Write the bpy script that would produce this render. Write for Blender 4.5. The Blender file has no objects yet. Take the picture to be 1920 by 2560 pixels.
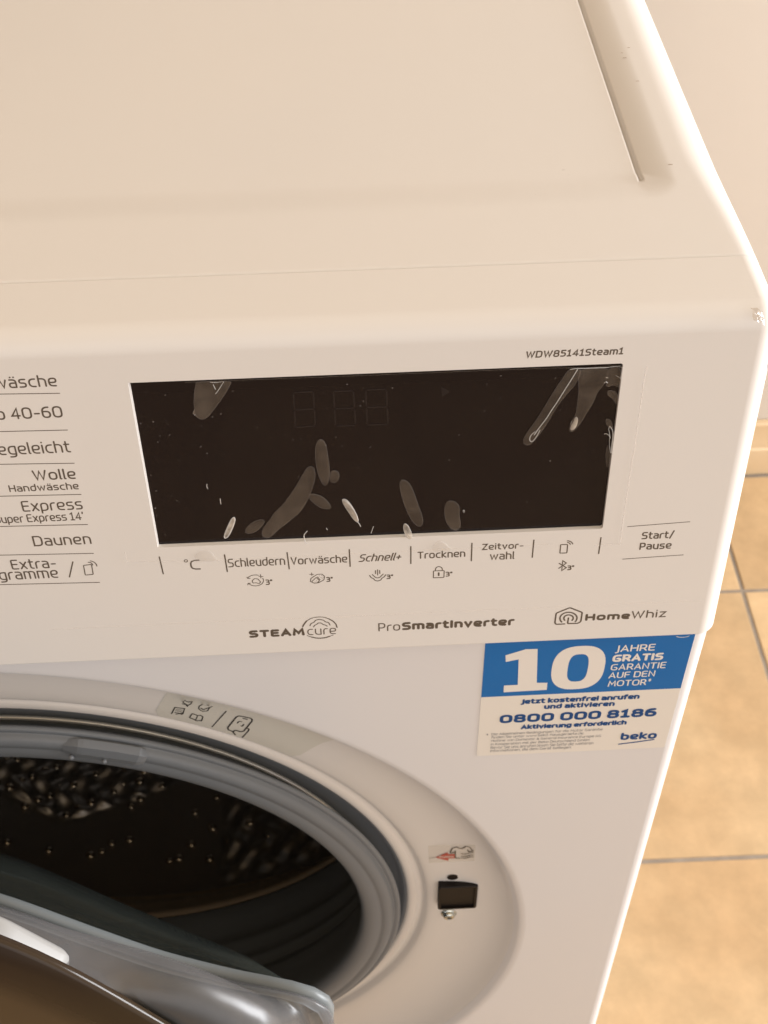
import bpy, bmesh, math, random
from mathutils import Vector, Matrix
import numpy as np
random.seed(7)
sc = bpy.context.scene
COL = sc.collection
# ------------------------------------------------------------------ camera
cam_d = bpy.data.cameras.new('camera'); cam = bpy.data.objects.new('camera', cam_d); COL.objects.link(cam)
cam.location = (0.16987, -0.28031, 1.08139)
cam.rotation_euler = (0.753721, 0.0127706, -0.0457064)
cam_d.sensor_fit = 'VERTICAL'; cam_d.sensor_height = 36.0; cam_d.sensor_width = 27.0
cam_d.lens = 3142.19 / 2560 * 36.0
cam_d.clip_start = 0.01; cam_d.clip_end = 50
cam_d.dof.use_dof = True; cam_d.dof.focus_distance = 0.40; cam_d.dof.aperture_fstop = 32
sc.camera = cam
# ------------------------------------------------------------------ room light
world = bpy.data.worlds.new('World'); sc.world = world; world.use_nodes = True
wn = world.node_tree; bg = wn.nodes['Background']
tc = wn.nodes.new('ShaderNodeTexCoord'); sx = wn.nodes.new('ShaderNodeSeparateXYZ'); mr = wn.nodes.new('ShaderNodeMapRange'); cr = wn.nodes.new('ShaderNodeValToRGB')
wn.links.new(tc.outputs['Generated'], sx.inputs[0]); wn.links.new(sx.outputs['Z'], mr.inputs[0]); mr.inputs[1].default_value = -1; mr.inputs[2].default_value = 1
wn.links.new(mr.outputs[0], cr.inputs[0]); 
# the room is dimmer on the left, away from the window
mx_ = wn.nodes.new('ShaderNodeMapRange'); wn.links.new(sx.outputs['X'], mx_.inputs[0]); mx_.inputs[1].default_value = -1; mx_.inputs[2].default_value = 1; mx_.inputs[3].default_value = 0.0; mx_.inputs[4].default_value = 1.0
side = wn.nodes.new('ShaderNodeValToRGB'); side.color_ramp.elements[0].color = (.42, .33, .27, 1); side.color_ramp.elements[1].color = (1.5, 1.5, 1.52, 1); wn.links.new(mx_.outputs[0], side.inputs[0])
sc_ = wn.nodes.new('ShaderNodeVectorMath'); sc_.operation = 'MULTIPLY'; wn.links.new(cr.outputs[0], sc_.inputs[0]); wn.links.new(side.outputs[0], sc_.inputs[1]); wn.links.new(sc_.outputs[0], bg.inputs[0])

e = cr.color_ramp.elements; e[0].position = 0.0; e[0].color = (0.62, 0.54, 0.48, 1); e[1].position = 1.0; e[1].color = (1.10, 0.81, 0.46, 1)
a_ = cr.color_ramp.elements.new(0.48); a_.color = (0.72, 0.685, 0.66, 1)
bg.inputs[1].default_value = 0.76
def area(name, loc, target, size, sy, power, col):
    l = bpy.data.lights.new(name, 'AREA'); l.shape = 'RECTANGLE'; l.size = size; l.size_y = sy; l.energy = power; l.color = col
    o = bpy.data.objects.new(name, l); COL.objects.link(o); o.location = loc
    o.rotation_euler = (Vector(target) - Vector(loc)).to_track_quat('-Z', 'Y').to_euler()
area('window_light', (2.3, 0.08, 1.05), (0.3, 0.1, 0.7), 1.0, 1.3, 84, (0.96, 0.97, 1.0))
area('room_light', (0.2, -2.4, 1.7), (0.1, 0.0, 0.7), 3.4, 2.2, 20, (0.88, 0.93, 1.0))
sc.view_settings.view_transform = 'Standard'; sc.view_settings.look = 'None'; sc.view_settings.exposure = 0.10; sc.view_settings.gamma = 1
# ------------------------------------------------------------------ measured constants (metres / radians)
TILT = 0.1155; GAP_Z = 0.7142; TOP_Z = 0.85; ZC = 0.462; HALF_W = 0.30; LID_Y = 0.0394
CT, STL = math.cos(TILT), math.sin(TILT)
DISH_PROFILE = [(.2425,0),(.2408,.0040),(.2375,.0086),(.2325,.0128),(.2265,.0158),(.2195,.0178),(.212,.0187),(.205,.0190),(.1995,.0198),(.1975,.0215),(.196,.0238),(.194,.0238),(.1925,.0222),(.1885,.0225),(.187,.026)]
_r = np.array([a for a, b in DISH_PROFILE][::-1]); _y = np.array([b for a, b in DISH_PROFILE][::-1])
def dish_y(x, z): return float(np.interp(math.hypot(x, z - ZC), _r, _y))
# surfaces: millimetres on the surface -> world point, lifted h (m) off the surface
def on_panel(a, b, h): x, v = a/1e3, b/1e3; return (x, -.004 + v*STL - h*CT, GAP_Z + v*CT + h*STL)
def on_display(a, b, h): return on_panel(a, b, h - DISP_DEPTH)
def on_body(a, b, h): return (a/1e3, -h, b/1e3)
def on_dish(a, b, h): x, z = a/1e3, b/1e3; return (x, dish_y(x, z) - h, z)
DISP_DEPTH = 0.0014
SURF = {'P': on_panel, 'B': on_body, 'D': on_dish, 'S': on_display}
# ------------------------------------------------------------------ materials
def mat(name, color, rough=.5, metal=0., coat=0., spec=.5, noise=None, bump=None, **kw):
    m = bpy.data.materials.new(name); m.use_nodes = True; nt = m.node_tree; b = nt.nodes['Principled BSDF']
    b.inputs['Base Color'].default_value = (*color, 1); b.inputs['Roughness'].default_value = rough; b.inputs['Metallic'].default_value = metal
    b.inputs['Coat Weight'].default_value = coat; b.inputs['Coat Roughness'].default_value = .08; b.inputs['Specular IOR Level'].default_value = spec
    t = nt.nodes.new('ShaderNodeTexCoord')
    if noise:   # (scale, colour2, contrast low, high)
        n = nt.nodes.new('ShaderNodeTexNoise'); n.inputs['Scale'].default_value = noise[0]; n.inputs['Detail'].default_value = 5
        nt.links.new(t.outputs['Object'], n.inputs['Vector'])
        r = nt.nodes.new('ShaderNodeValToRGB'); r.color_ramp.elements[0].color = (*color, 1); r.color_ramp.elements[1].color = (*noise[1], 1)
        r.color_ramp.elements[0].position = noise[2]; r.color_ramp.elements[1].position = noise[3]
        nt.links.new(n.outputs['Fac'], r.inputs[0]); nt.links.new(r.outputs[0], b.inputs['Base Color'])
    if bump:    # (scale, strength, distance)
        n = nt.nodes.new('ShaderNodeTexNoise'); n.inputs['Scale'].default_value = bump[0]; n.inputs['Detail'].default_value = 3
        nt.links.new(t.outputs['Object'], n.inputs['Vector'])
        u = nt.nodes.new('ShaderNodeBump'); u.inputs['Strength'].default_value = bump[1]; u.inputs['Distance'].default_value = bump[2]
        nt.links.new(n.outputs['Fac'], u.inputs['Height']); nt.links.new(u.outputs[0], b.inputs['Normal'])
    return m
def clear_mat(name, tint, gloss_rough, base_refl, diffuse=0., dcol=(.5, .45, .38), bump=None, edge=.6, mottle=0):
    """thin clear plastic: mostly see-through, mirror-like at grazing angles, optionally hazy"""
    m = bpy.data.materials.new(name); m.use_nodes = True; nt = m.node_tree
    for n in list(nt.nodes): nt.nodes.remove(n)
    out = nt.nodes.new('ShaderNodeOutputMaterial'); tr = nt.nodes.new('ShaderNodeBsdfTransparent'); tr.inputs[0].default_value = (*tint, 1)
    gl = nt.nodes.new('ShaderNodeBsdfGlossy'); gl.inputs['Roughness'].default_value = gloss_rough
    lw = nt.nodes.new('ShaderNodeLayerWeight'); lw.inputs[0].default_value = .5; pw = nt.nodes.new('ShaderNodeMath'); pw.operation = 'POWER'; pw.inputs[1].default_value = 4.5; nt.links.new(lw.outputs['Facing'], pw.inputs[0])
    mm = nt.nodes.new('ShaderNodeMath'); mm.operation = 'MULTIPLY_ADD'; mm.inputs[1].default_value = edge; mm.inputs[2].default_value = base_refl; mm.use_clamp = True
    nt.links.new(pw.outputs[0], mm.inputs[0])
    first = tr.outputs[0]
    if diffuse:
        d = nt.nodes.new('ShaderNodeBsdfDiffuse'); d.inputs[0].default_value = (*dcol, 1)
        mx0 = nt.nodes.new('ShaderNodeMixShader'); mx0.inputs[0].default_value = diffuse
        nt.links.new(tr.outputs[0], mx0.inputs[1]); nt.links.new(d.outputs[0], mx0.inputs[2]); first = mx0.outputs[0]
    if mottle and diffuse:
        n2 = nt.nodes.new('ShaderNodeTexNoise'); n2.inputs['Scale'].default_value = mottle; n2.inputs['Detail'].default_value = 4; t2 = nt.nodes.new('ShaderNodeTexCoord'); nt.links.new(t2.outputs['Object'], n2.inputs['Vector'])
        q2 = nt.nodes.new('ShaderNodeMapRange'); q2.inputs[1].default_value = .3; q2.inputs[2].default_value = .72; q2.inputs[3].default_value = diffuse*.45; q2.inputs[4].default_value = diffuse*1.6
        nt.links.new(n2.outputs['Fac'], q2.inputs[0]); nt.links.new(q2.outputs[0], mx0.inputs[0])
    if bump:
        n = nt.nodes.new('ShaderNodeTexNoise'); n.inputs['Scale'].default_value = bump[0]
        t = nt.nodes.new('ShaderNodeTexCoord'); nt.links.new(t.outputs['Object'], n.inputs['Vector'])
        u = nt.nodes.new('ShaderNodeBump'); u.inputs['Strength'].default_value = bump[1]; u.inputs['Distance'].default_value = bump[2]
        nt.links.new(n.outputs['Fac'], u.inputs['Height']); nt.links.new(u.outputs[0], gl.inputs['Normal'])
    mx = nt.nodes.new('ShaderNodeMixShader'); nt.links.new(mm.outputs[0], mx.inputs[0]); nt.links.new(first, mx.inputs[1]); nt.links.new(gl.outputs[0], mx.inputs[2])
    nt.links.new(mx.outputs[0], out.inputs[0]); return m
M_WHITE = mat('white_plastic', (.80, .77, .735), .34, noise=(3.0, (.765, .745, .725), .3, .7), bump=(900, .04, .0003))
M_BODY = mat('white_enamel', (.745, .74, .755), .30, bump=(300, .03, .0004))
M_LID = M_WHITE
for m_ in (M_WHITE, M_BODY):
    nt = m_.node_tree; t = nt.nodes.new('ShaderNodeTexCoord'); n = nt.nodes.new('ShaderNodeTexNoise'); n.inputs['Scale'].default_value = 14; n.inputs['Detail'].default_value = 8; n.inputs['Roughness'].default_value = .7
    q = nt.nodes.new('ShaderNodeMapRange'); q.inputs[1].default_value = .3; q.inputs[2].default_value = .7; q.inputs[3].default_value = .26; q.inputs[4].default_value = .46
    nt.links.new(t.outputs['Object'], n.inputs['Vector']); nt.links.new(n.outputs['Fac'], q.inputs[0]); nt.links.new(q.outputs[0], nt.nodes['Principled BSDF'].inputs['Roughness'])
M_INLAY = mat('lid_inlay', (.78, .755, .705), .45, bump=(450, .10, .0003))
M_SURR = mat('surround_plastic', (.80, .775, .755), .38)
M_PRINT = mat('taupe_ink', (.105, .080, .058), .55)
M_INK = mat('dark_ink', (.035, .03, .025), .55)
M_BLACK = mat('black_display', (.009, .006, .0072), .08, spec=.28)
M_GHOST = mat('unlit_segment', (.017, .0125, .013), .25, spec=.35)
M_BLUE = mat('blue_print', (.006, .155, .47), .45, spec=.25, noise=(40, (.006, .145, .45), .3, .7))
M_BLUEINK = mat('blue_ink', (.008, .07, .24), .5, spec=.2)
M_GREYINK = mat('grey_ink', (.16, .17, .20), .5)
M_STICK = mat('sticker_paper', (.82, .785, .73), .38)
M_STICKW = mat('sticker_white_ink', (.83, .80, .76), .4)
M_CARE = mat('clear_grey_sticker', (.70, .685, .63), .3)
M_RED = mat('red_ink', (.55, .035, .025), .4)
M_GASK = mat('grey_rubber', (.20, .222, .252), .44, bump=(120, .12, .0005), noise=(9, (.185, .205, .232), .3, .7))
M_GASKD = mat('dark_rubber', (.085, .088, .095), .45)
M_CLIP = mat('clamp_wire', (.85, .86, .85), .28, .5)
M_DRUM = mat('steel_drum', (.40, .38, .36), .36, .92)
M_DIMP = mat('steel_dimple', (.75, .66, .54), .22, 1.)
M_CHROME = mat('zinc_screw', (.62, .64, .60), .22, .95)
M_BLKPL = mat('black_plastic', (.009, .0065, .006), .5, spec=.25)
M_GRIP = mat('grip_plastic', (.33, .33, .325), .4)
M_SILVER = clear_mat('clear_door_rim', (.88, .88, .89), .34, .06, .26, (.26, .265, .28), bump=(26, .5, .004), edge=.24, mottle=18)
M_RING = mat('grey_seal', (.15, .17, .18), .40)
M_SMOKE = mat('smoked_door_cover', (.040, .028, .012), .18, spec=.3, noise=(5, (.030, .018, .014), .3, .75))
M_BOWL = clear_mat('dark_glass_bowl', (.55, .60, .58), .06, .04, .34, (.065, .078, .074))
M_FILM = clear_mat('clear_film', (1, 1, 1), .12, .001, edge=.1)
M_FEDGE = clear_mat('film_edge', (.97, .965, .96), .2, .05, .30, (.97, .94, .91))
M_BUB = clear_mat('film_bubble', (.93, .91, .9), .28, .025, .085, (.62, .52, .42), bump=(260, .5, .0004), mottle=150)
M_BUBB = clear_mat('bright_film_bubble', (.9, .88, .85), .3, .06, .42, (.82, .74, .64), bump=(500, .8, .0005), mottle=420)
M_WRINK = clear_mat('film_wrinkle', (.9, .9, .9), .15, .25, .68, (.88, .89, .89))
M_WRINKD = clear_mat('film_mark', (.99, .985, .98), .25, .04, .16, (.9, .88, .84))
M_SPECK = clear_mat('dust', (.9, .88, .88), .4, .02, .15, (.65, .60, .58))
M_GROUT = mat('grout', (.25, .21, .165), .9, noise=(60, (.19, .155, .12), .3, .7))
M_WALL = mat('plaster_wall', (.485, .43, .365), .85, noise=(2.2, (.47, .41, .345), .3, .7), bump=(40, .2, .001))
def tile_mat():
    m = mat('terracotta_tile', (.44, .295, .155), .42, noise=(5.2, (.50, .36, .205), .36, .66), bump=(55, .12, .0008))
    nt = m.node_tree; b = nt.nodes['Principled BSDF']; src = b.inputs['Base Color'].links[0].from_socket
    t = nt.nodes.new('ShaderNodeTexCoord'); n = nt.nodes.new('ShaderNodeTexNoise'); n.inputs['Scale'].default_value = 26; n.inputs['Detail'].default_value = 6; n.inputs['Roughness'].default_value = .65
    nt.links.new(t.outputs['Object'], n.inputs['Vector'])
    r = nt.nodes.new('ShaderNodeValToRGB'); r.color_ramp.elements[0].position = .38; r.color_ramp.elements[1].position = .68
    r.color_ramp.elements[0].color = (.88, .87, .85, 1); r.color_ramp.elements[1].color = (1.08, 1.06, 1.05, 1)
    nt.links.new(n.outputs['Fac'], r.inputs[0])
    oi = nt.nodes.new('ShaderNodeObjectInfo'); mrr = nt.nodes.new('ShaderNodeMapRange'); mrr.inputs[3].default_value = .9; mrr.inputs[4].default_value = 1.06; nt.links.new(oi.outputs['Random'], mrr.inputs[0])
    x = nt.nodes.new('ShaderNodeMixRGB'); x.blend_type = 'MULTIPLY'; x.inputs[0].default_value = 1; nt.links.new(src, x.inputs[1]); nt.links.new(r.outputs[0], x.inputs[2])
    y = nt.nodes.new('ShaderNodeVectorMath'); y.operation = 'SCALE'; nt.links.new(x.outputs[0], y.inputs[0]); nt.links.new(mrr.outputs[0], y.inputs['Scale'])
    nt.links.new(y.outputs[0], b.inputs['Base Color']); return m
M_TILE = tile_mat()
M_SKIRT = mat('skirting_tile', (.50, .36, .21), .45, noise=(12, (.56, .42, .26), .35, .7))
INKS = {'print': M_PRINT, 'white': M_STICKW, 'blue': M_BLUEINK, 'grey': M_GREYINK, 'ink': M_INK, 'ghost': M_GHOST}
# ------------------------------------------------------------------ mesh helpers
def obj(name, verts, faces, m, parent=None, smooth=False, kind=None):
    me = bpy.data.meshes.new(name); me.from_pydata([tuple(v) for v in verts], [], faces); me.materials.append(m)
    if smooth: me.polygons.foreach_set('use_smooth', [True]*len(me.polygons))
    me.update(); o = bpy.data.objects.new(name, me); COL.objects.link(o)
    if parent: o.parent = parent
    if kind: o['kind'] = kind
    return o
def from_bm(name, bm, m, parent=None, smooth=False, kind=None, wn=False):
    bmesh.ops.recalc_face_normals(bm, faces=bm.faces)
    me = bpy.data.meshes.new(name); bm.to_mesh(me); bm.free(); me.materials.append(m)
    if smooth: me.polygons.foreach_set('use_smooth', [True]*len(me.polygons))
    o = bpy.data.objects.new(name, me); COL.objects.link(o)
    if parent: o.parent = parent
    if kind: o['kind'] = kind
    if wn:
        md = o.modifiers.new('weighted', 'WEIGHTED_NORMAL'); md.keep_sharp = True; md.weight = 100
    return o
def lathe(name, prof, m, parent, seg=256, closed=False, zc=ZC, xc=0., kind=None):
    vs, fs = [], []; n = len(prof)
    for i in range(seg):
        a = 2*math.pi*i/seg
        for r, y in prof: vs.append((xc + r*math.sin(a), y, zc + r*math.cos(a)))
    for i in range(seg):
        for j in range(n if closed else n-1):
            a, b = i*n + j, i*n + (j+1) % n; c, d = ((i+1) % seg)*n + (j+1) % n, ((i+1) % seg)*n + j
            fs.append((a, b, c, d))
    return obj(name, vs, fs, m, parent, True, kind)
def smooth_curve(pts, closed=True, it=2):
    for _ in range(it):
        q = []; n = len(pts)
        for i in range(n if closed else n-1):
            a, b = pts[i], pts[(i+1) % n]
            q += [(a[0]*.75+b[0]*.25, a[1]*.75+b[1]*.25), (a[0]*.25+b[0]*.75, a[1]*.25+b[1]*.75)]
        if not closed: q = [pts[0]] + q + [pts[-1]]
        pts = q
    return pts
def rounded(pts, rad, closed=False, seg=5):
    """polyline with rounded corners; rad is a number or one per vertex"""
    n = len(pts); out = []
    for i, P in enumerate(pts):
        r = rad[i] if isinstance(rad, (list, tuple)) else rad
        if (not closed and i in (0, n-1)) or r <= 0: out.append(P); continue
        A, B = pts[i-1], pts[(i+1) % n]
        u = (A[0]-P[0], A[1]-P[1]); v = (B[0]-P[0], B[1]-P[1]); lu = math.hypot(*u); lv = math.hypot(*v)
        if lu < 1e-9 or lv < 1e-9: out.append(P); continue
        la = (1.0 if (not closed and i-1 == 0) else .5); lb = (1.0 if (not closed and i+1 == n-1) else .5)
        t = min(r, lu*la*.999, lv*lb*.999)
        p0 = (P[0]+u[0]/lu*t, P[1]+u[1]/lu*t); p2 = (P[0]+v[0]/lv*t, P[1]+v[1]/lv*t)
        for k in range(seg+1):
            s = k/seg
            # slightly squarish quadratic corner
            w0, w1, w2 = (1-s)**2, 2*s*(1-s), s*s
            out.append((w0*p0[0]+w1*P[0]+w2*p2[0], w0*p0[1]+w1*P[1]+w2*p2[1]))
    q = [out[0]]
    for a in out[1:]:
        if math.hypot(a[0]-q[-1][0], a[1]-q[-1][1]) > 1e-6: q.append(a)
    if closed and math.hypot(q[0][0]-q[-1][0], q[0][1]-q[-1][1]) < 1e-6: q.pop()
    return q
_lift = [0]
def ribbon(pts, w, closed, V, F, f, base, ridge, cap=True):
    """inked stroke: a low ridge of width w following pts on surface f"""
    n = len(pts)
    if n < 2: return
    _lift[0] = (_lift[0] + 1) % 7; base = base + _lift[0]*1.5e-6; h = w/2; o = len(V)
    L, C, R_ = [], [], []
    for i, P in enumerate(pts):
        A = pts[i-1] if (i > 0 or closed) else None; B = pts[(i+1) % n] if (i < n-1 or closed) else None
        d1 = (P[0]-A[0], P[1]-A[1]) if A else None; d2 = (B[0]-P[0], B[1]-P[1]) if B else None
        def nrm(d): l = math.hypot(*d) or 1; return (-d[1]/l, d[0]/l)
        if d1 is None: nn = nrm(d2); k = 1
        elif d2 is None: nn = nrm(d1); k = 1
        else:
            a, b = nrm(d1), nrm(d2); s = (a[0]+b[0], a[1]+b[1]); l = math.hypot(*s)
            if l < .2: nn = a; k = 1
            else: nn = (s[0]/l, s[1]/l); k = min(1/max(.35, nn[0]*a[0]+nn[1]*a[1]), 2.0)
        L.append((P[0]+nn[0]*h*k, P[1]+nn[1]*h*k)); R_.append((P[0]-nn[0]*h*k, P[1]-nn[1]*h*k))
    for i in range(n):
        V.append(f(*L[i], base)); V.append(f(*pts[i], base+ridge)); V.append(f(*R_[i], base))
    for i in range(n if closed else n-1):
        a = o + 3*i; b = o + 3*((i+1) % n)
        F.append((a, b, b+1, a+1)); F.append((a+1, b+1, b+2, a+2))
    if cap and not closed:
        for i, s in ((0, -1), (n-1, 1)):
            a = pts[i]; c = pts[1] if i == 0 else pts[n-2]; dx, dy = a[0]-c[0], a[1]-c[1]; l = math.hypot(dx, dy) or 1; dx, dy = dx/l, dy/l
            first = o+3*i; e0, e1 = (first, first+2); ring = []
            lx, ly = L[i][0]-a[0], L[i][1]-a[1]; ll = math.hypot(lx, ly) or 1; lx, ly = lx/ll, ly/ll
            idx = [e0]
            for k in (1, 2, 3):
                t = math.pi*k/4; V.append(f(a[0]+h*(math.cos(t)*lx+math.sin(t)*dx), a[1]+h*(math.cos(t)*ly+math.sin(t)*dy), base)); idx.append(len(V)-1)
            idx.append(e1)
            for k in range(4): F.append((first+1, idx[k], idx[k+1]))
# ------------------------------------------------------------------ stroke lettering (wide, squarish, rounded sans)
X = .74
def G(adv, *strokes): return (adv, strokes)
def s_(r, *p, c=False): return (r, [tuple(q) for q in p], c)
GLY = {
 'a': G(.50, s_(.2,(.03,X),(.5,X),(.5,0)), s_(.18,(.5,.42),(0,.42),(0,0),(.5,0))),
 'b': G(.54, s_(.24,(0,1.05),(0,0),(.54,0),(.54,X),(0,X))), 'c': G(.46, s_(.26,(.46,X),(0,X),(0,0),(.46,0))),
 'd': G(.54, s_(.24,(.54,1.05),(.54,0),(0,0),(0,X),(.54,X))), 'e': G(.53, s_(.24,(.49,0),(0,0),(0,X),(.53,X),(.53,.34),(.03,.34))),
 'f': G(.34, s_(.18,(.36,1.05),(.1,1.05),(.1,0)), s_(0,(-.04,X),(.33,X))), 'g': G(.54, s_(.24,(.54,X),(0,X),(0,0),(.54,0)), s_(.2,(.54,X),(.54,-.27),(.05,-.27))),
 'h': G(.52, s_(0,(0,0),(0,1.05)), s_(.22,(0,X),(.52,X),(.52,0))), 'i': G(.02, s_(0,(0,0),(0,X)), s_(0,(0,1.0),(0,1.03))),
 'k': G(.48, s_(0,(0,0),(0,1.05)), s_(0,(.46,X),(.05,.38),(.49,0))), 'l': G(.05, s_(.08,(0,1.05),(0,0),(.08,0))),
 'm': G(.88, s_(0,(0,0),(0,X)), s_(.18,(0,X),(.44,X),(.44,0)), s_(.18,(.44,X),(.88,X),(.88,0))), 'n': G(.52, s_(0,(0,0),(0,X)), s_(.22,(0,X),(.52,X),(.52,0))),
 'o': G(.56, s_(.3,(0,0),(.56,0),(.56,X),(0,X),c=True)), 'p': G(.54, s_(.24,(0,-.27),(0,X),(.54,X),(.54,0),(0,0))),
 'r': G(.32, s_(.2,(0,0),(0,X),(.34,X))), 's': G(.47, s_(.18,(.45,X),(0,X),(0,.385),(.47,.385),(.47,0),(0,0))),
 't': G(.34, s_(.18,(.1,1.0),(.1,0),(.36,0)), s_(0,(-.03,X),(.34,X))), 'u': G(.52, s_(.24,(0,X),(0,0),(.52,0)), s_(0,(.52,X),(.52,0))),
 'v': G(.52, s_(0,(0,X),(.26,0),(.52,X))), 'w': G(.84, s_(0,(0,X),(.2,0),(.42,X-.06),(.64,0),(.84,X))), 'x': G(.5, s_(0,(0,X),(.5,0)), s_(0,(.5,X),(0,0))),
 'y': G(.52, s_(0,(0,X),(.27,.03)), s_(.1,(.52,X),(.2,-.27),(0,-.27))), 'z': G(.46, s_(0,(0,X),(.45,X),(0,0),(.46,0))), 'j': G(.1, s_(.1,(.1,X),(.1,-.27),(-.05,-.27))),
 'A': G(.68, s_(0,(0,0),(.34,1),(.68,0)), s_(0,(.13,.3),(.55,.3))), 'B': G(.58, s_(.2,(0,.52),(.52,.52),(.52,1),(0,1),(0,0),(.58,0),(.58,.5),(.4,.52))),
 'C': G(.58, s_(.3,(.58,1),(0,1),(0,0),(.58,0))), 'D': G(.66, s_([0,0,.34,.34],(0,0),(0,1),(.66,1),(.66,0),c=True)),
 'E': G(.52, s_([0,.1,.1,0],(.52,1),(0,1),(0,0),(.52,0)), s_(0,(0,.52),(.47,.52))), 'F': G(.5, s_([0,.1,0],(.5,1),(0,1),(0,0)), s_(0,(0,.5),(.45,.5))),
 'G': G(.64, s_(.28,(.62,1),(0,1),(0,0),(.64,0),(.64,.46),(.36,.46))), 'H': G(.64, s_(0,(0,0),(0,1)), s_(0,(.64,0),(.64,1)), s_(0,(0,.5),(.64,.5))),
 'I': G(.02, s_(0,(0,0),(0,1))), 'J': G(.22, s_(.16,(.22,1),(.22,-.2),(-.02,-.2))), 'K': G(.56, s_(0,(0,0),(0,1)), s_(0,(.54,1),(.04,.5),(.58,0))),
 'L': G(.48, s_(.06,(0,1),(0,0),(.48,0))), 'M': G(.82, s_(0,(0,0),(.08,1),(.41,.3),(.74,1),(.82,0))), 'N': G(.62, s_(0,(0,0),(0,1),(.62,0),(.62,1))),
 'O': G(.74, s_(.38,(0,0),(.74,0),(.74,1),(0,1),c=True)), 'P': G(.56, s_([0,0,.24,.24,0],(0,0),(0,1),(.56,1),(.56,.4),(0,.4))),
 'R': G(.58, s_([0,0,.24,.24,0],(0,0),(0,1),(.56,1),(.56,.42),(0,.42)), s_(0,(.34,.42),(.6,0))), 'S': G(.56, s_(.23,(.54,1),(0,1),(0,.52),(.56,.52),(.56,0),(0,0))),
 'T': G(.62, s_(0,(0,1),(.62,1)), s_(0,(.31,1),(.31,0))), 'U': G(.62, s_(.28,(0,1),(0,0),(.62,0),(.62,1))), 'V': G(.64, s_(0,(0,1),(.32,0),(.64,1))),
 'W': G(1.0, s_(0,(0,1),(.26,0),(.5,.94),(.74,0),(1,1))), 'Z': G(.56, s_(0,(0,1),(.56,1),(0,0),(.56,0))),
 '0': G(.64, s_(.32,(0,0),(.64,0),(.64,1),(0,1),c=True)), '1': G(.42, s_(0,(0,.84),(.22,1),(.22,0)), s_(0,(0,0),(.44,0))),
 '3': G(.54, s_(.22,(0,1),(.52,1),(.52,.53),(.12,.53)), s_(.22,(.12,.53),(.56,.53),(.56,0),(0,0))), '4': G(.6, s_(0,(.45,0),(.45,1),(0,.26),(.62,.26))),
 '5': G(.54, s_([0,.05,.05,.24,.24,0],(.52,1),(.04,1),(.04,.57),(.54,.57),(.54,0),(0,0))), '6': G(.58, s_([0,.32,.28,.26,.26,0],(.5,1),(0,1),(0,0),(.58,0),(.58,.58),(.04,.58))),
 '8': G(.6, s_(.22,(.03,.53),(.57,.53),(.57,1),(.03,1),c=True), s_(.25,(0,0),(.6,0),(.6,.53),(0,.53),c=True)),
 '-': G(.36, s_(0,(.02,.4),(.36,.4))), '+': G(.5, s_(0,(0,.42),(.5,.42)), s_(0,(.25,.16),(.25,.68))), '/': G(.4, s_(0,(0,-.1),(.4,1.1))),
 "'": G(.06, s_(0,(.04,1.06),(.02,.84))), '"': G(.2, s_(0,(.02,1.0),(.0,.8)), s_(0,(.2,1.0),(.18,.8))), '.': G(.04, s_(0,(0,0),(.02,0))), ',': G(.05, s_(0,(.04,.04),(0,-.14))),
 '*': G(.3, s_(0,(.02,.85),(.3,.65)), s_(0,(.02,.65),(.3,.85)), s_(0,(.16,.58),(.16,.92))), '&': G(.62, s_(.18,(.62,0),(.12,.58),(.12,1),(.48,1),(.44,.62),(0,.4),(0,0),(.4,0),(.6,.4))),
}
for a, b in (('ä', 'a'), ('ü', 'u')):
    ad, st = GLY[b]; GLY[a] = (ad, st + (s_(0, (.13, .98), (.14, 1.0)), s_(0, (.39, .98), (.40, 1.0))))
def layout(s, track):
    x = 0; out = []
    for ch in s:
        if ch == ' ': x += .34; continue
        ad, st = GLY[ch]
        for r, p, c in st: out.append((x, r, p, c))
        x += ad + track
    return out
def set_text(name, parent, surf, s, sub, xl, xr, vb, vt, w, shear, ink):
    f = SURF[surf]; hgt = vt - vb
    track = .21 + .55*min(w/max(hgt, .1), .3)
    lay = layout(s, track); lay2 = layout(sub, track) if sub else lay
    ys = [q[1] for _, _, p, _ in lay2 for q in p]; y0, y1 = min(ys), max(ys)
    def xs(l): v = [x+q[0] for x, _, p, _ in l for q in p]; return min(v), max(v)
    a0, a1 = xs(lay2); b1 = xs(lay)[1]
    ky = (hgt - w)/(y1 - y0) if y1 > y0 else 1
    kx = (xr - xl - w - shear*(hgt-w)*(1 if shear else 0))/(a1 - a0)
    V, F = [], []
    for x, r, p, c in lay:
        rs = [v*1.35 for v in r] if isinstance(r, list) else r*1.35
        q = rounded(p, rs, c)
        # scale after rounding; positions relative to right end of the fitted part
        P = [((xr - w/2) - (b1 - (x+a))*kx + shear*((b - y1)*ky), vb + w/2 + (b - y0)*ky) for a, b in q]
        ribbon(P, w, c, V, F, f, 3e-5 if surf != 'D' else 8e-5, 1.2e-5)
    return obj(name, V, F, INKS[ink], parent)
def flat_shape(name, pts, surf, m, parent, h=3e-5):
    """thin flat shape on a surface, fan about its centre"""
    f = SURF[surf]; cx = sum(p[0] for p in pts)/len(pts); cy = sum(p[1] for p in pts)/len(pts)
    return obj(name, [f(*p, h) for p in pts], [tuple(range(len(pts)))], m, parent)
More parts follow.
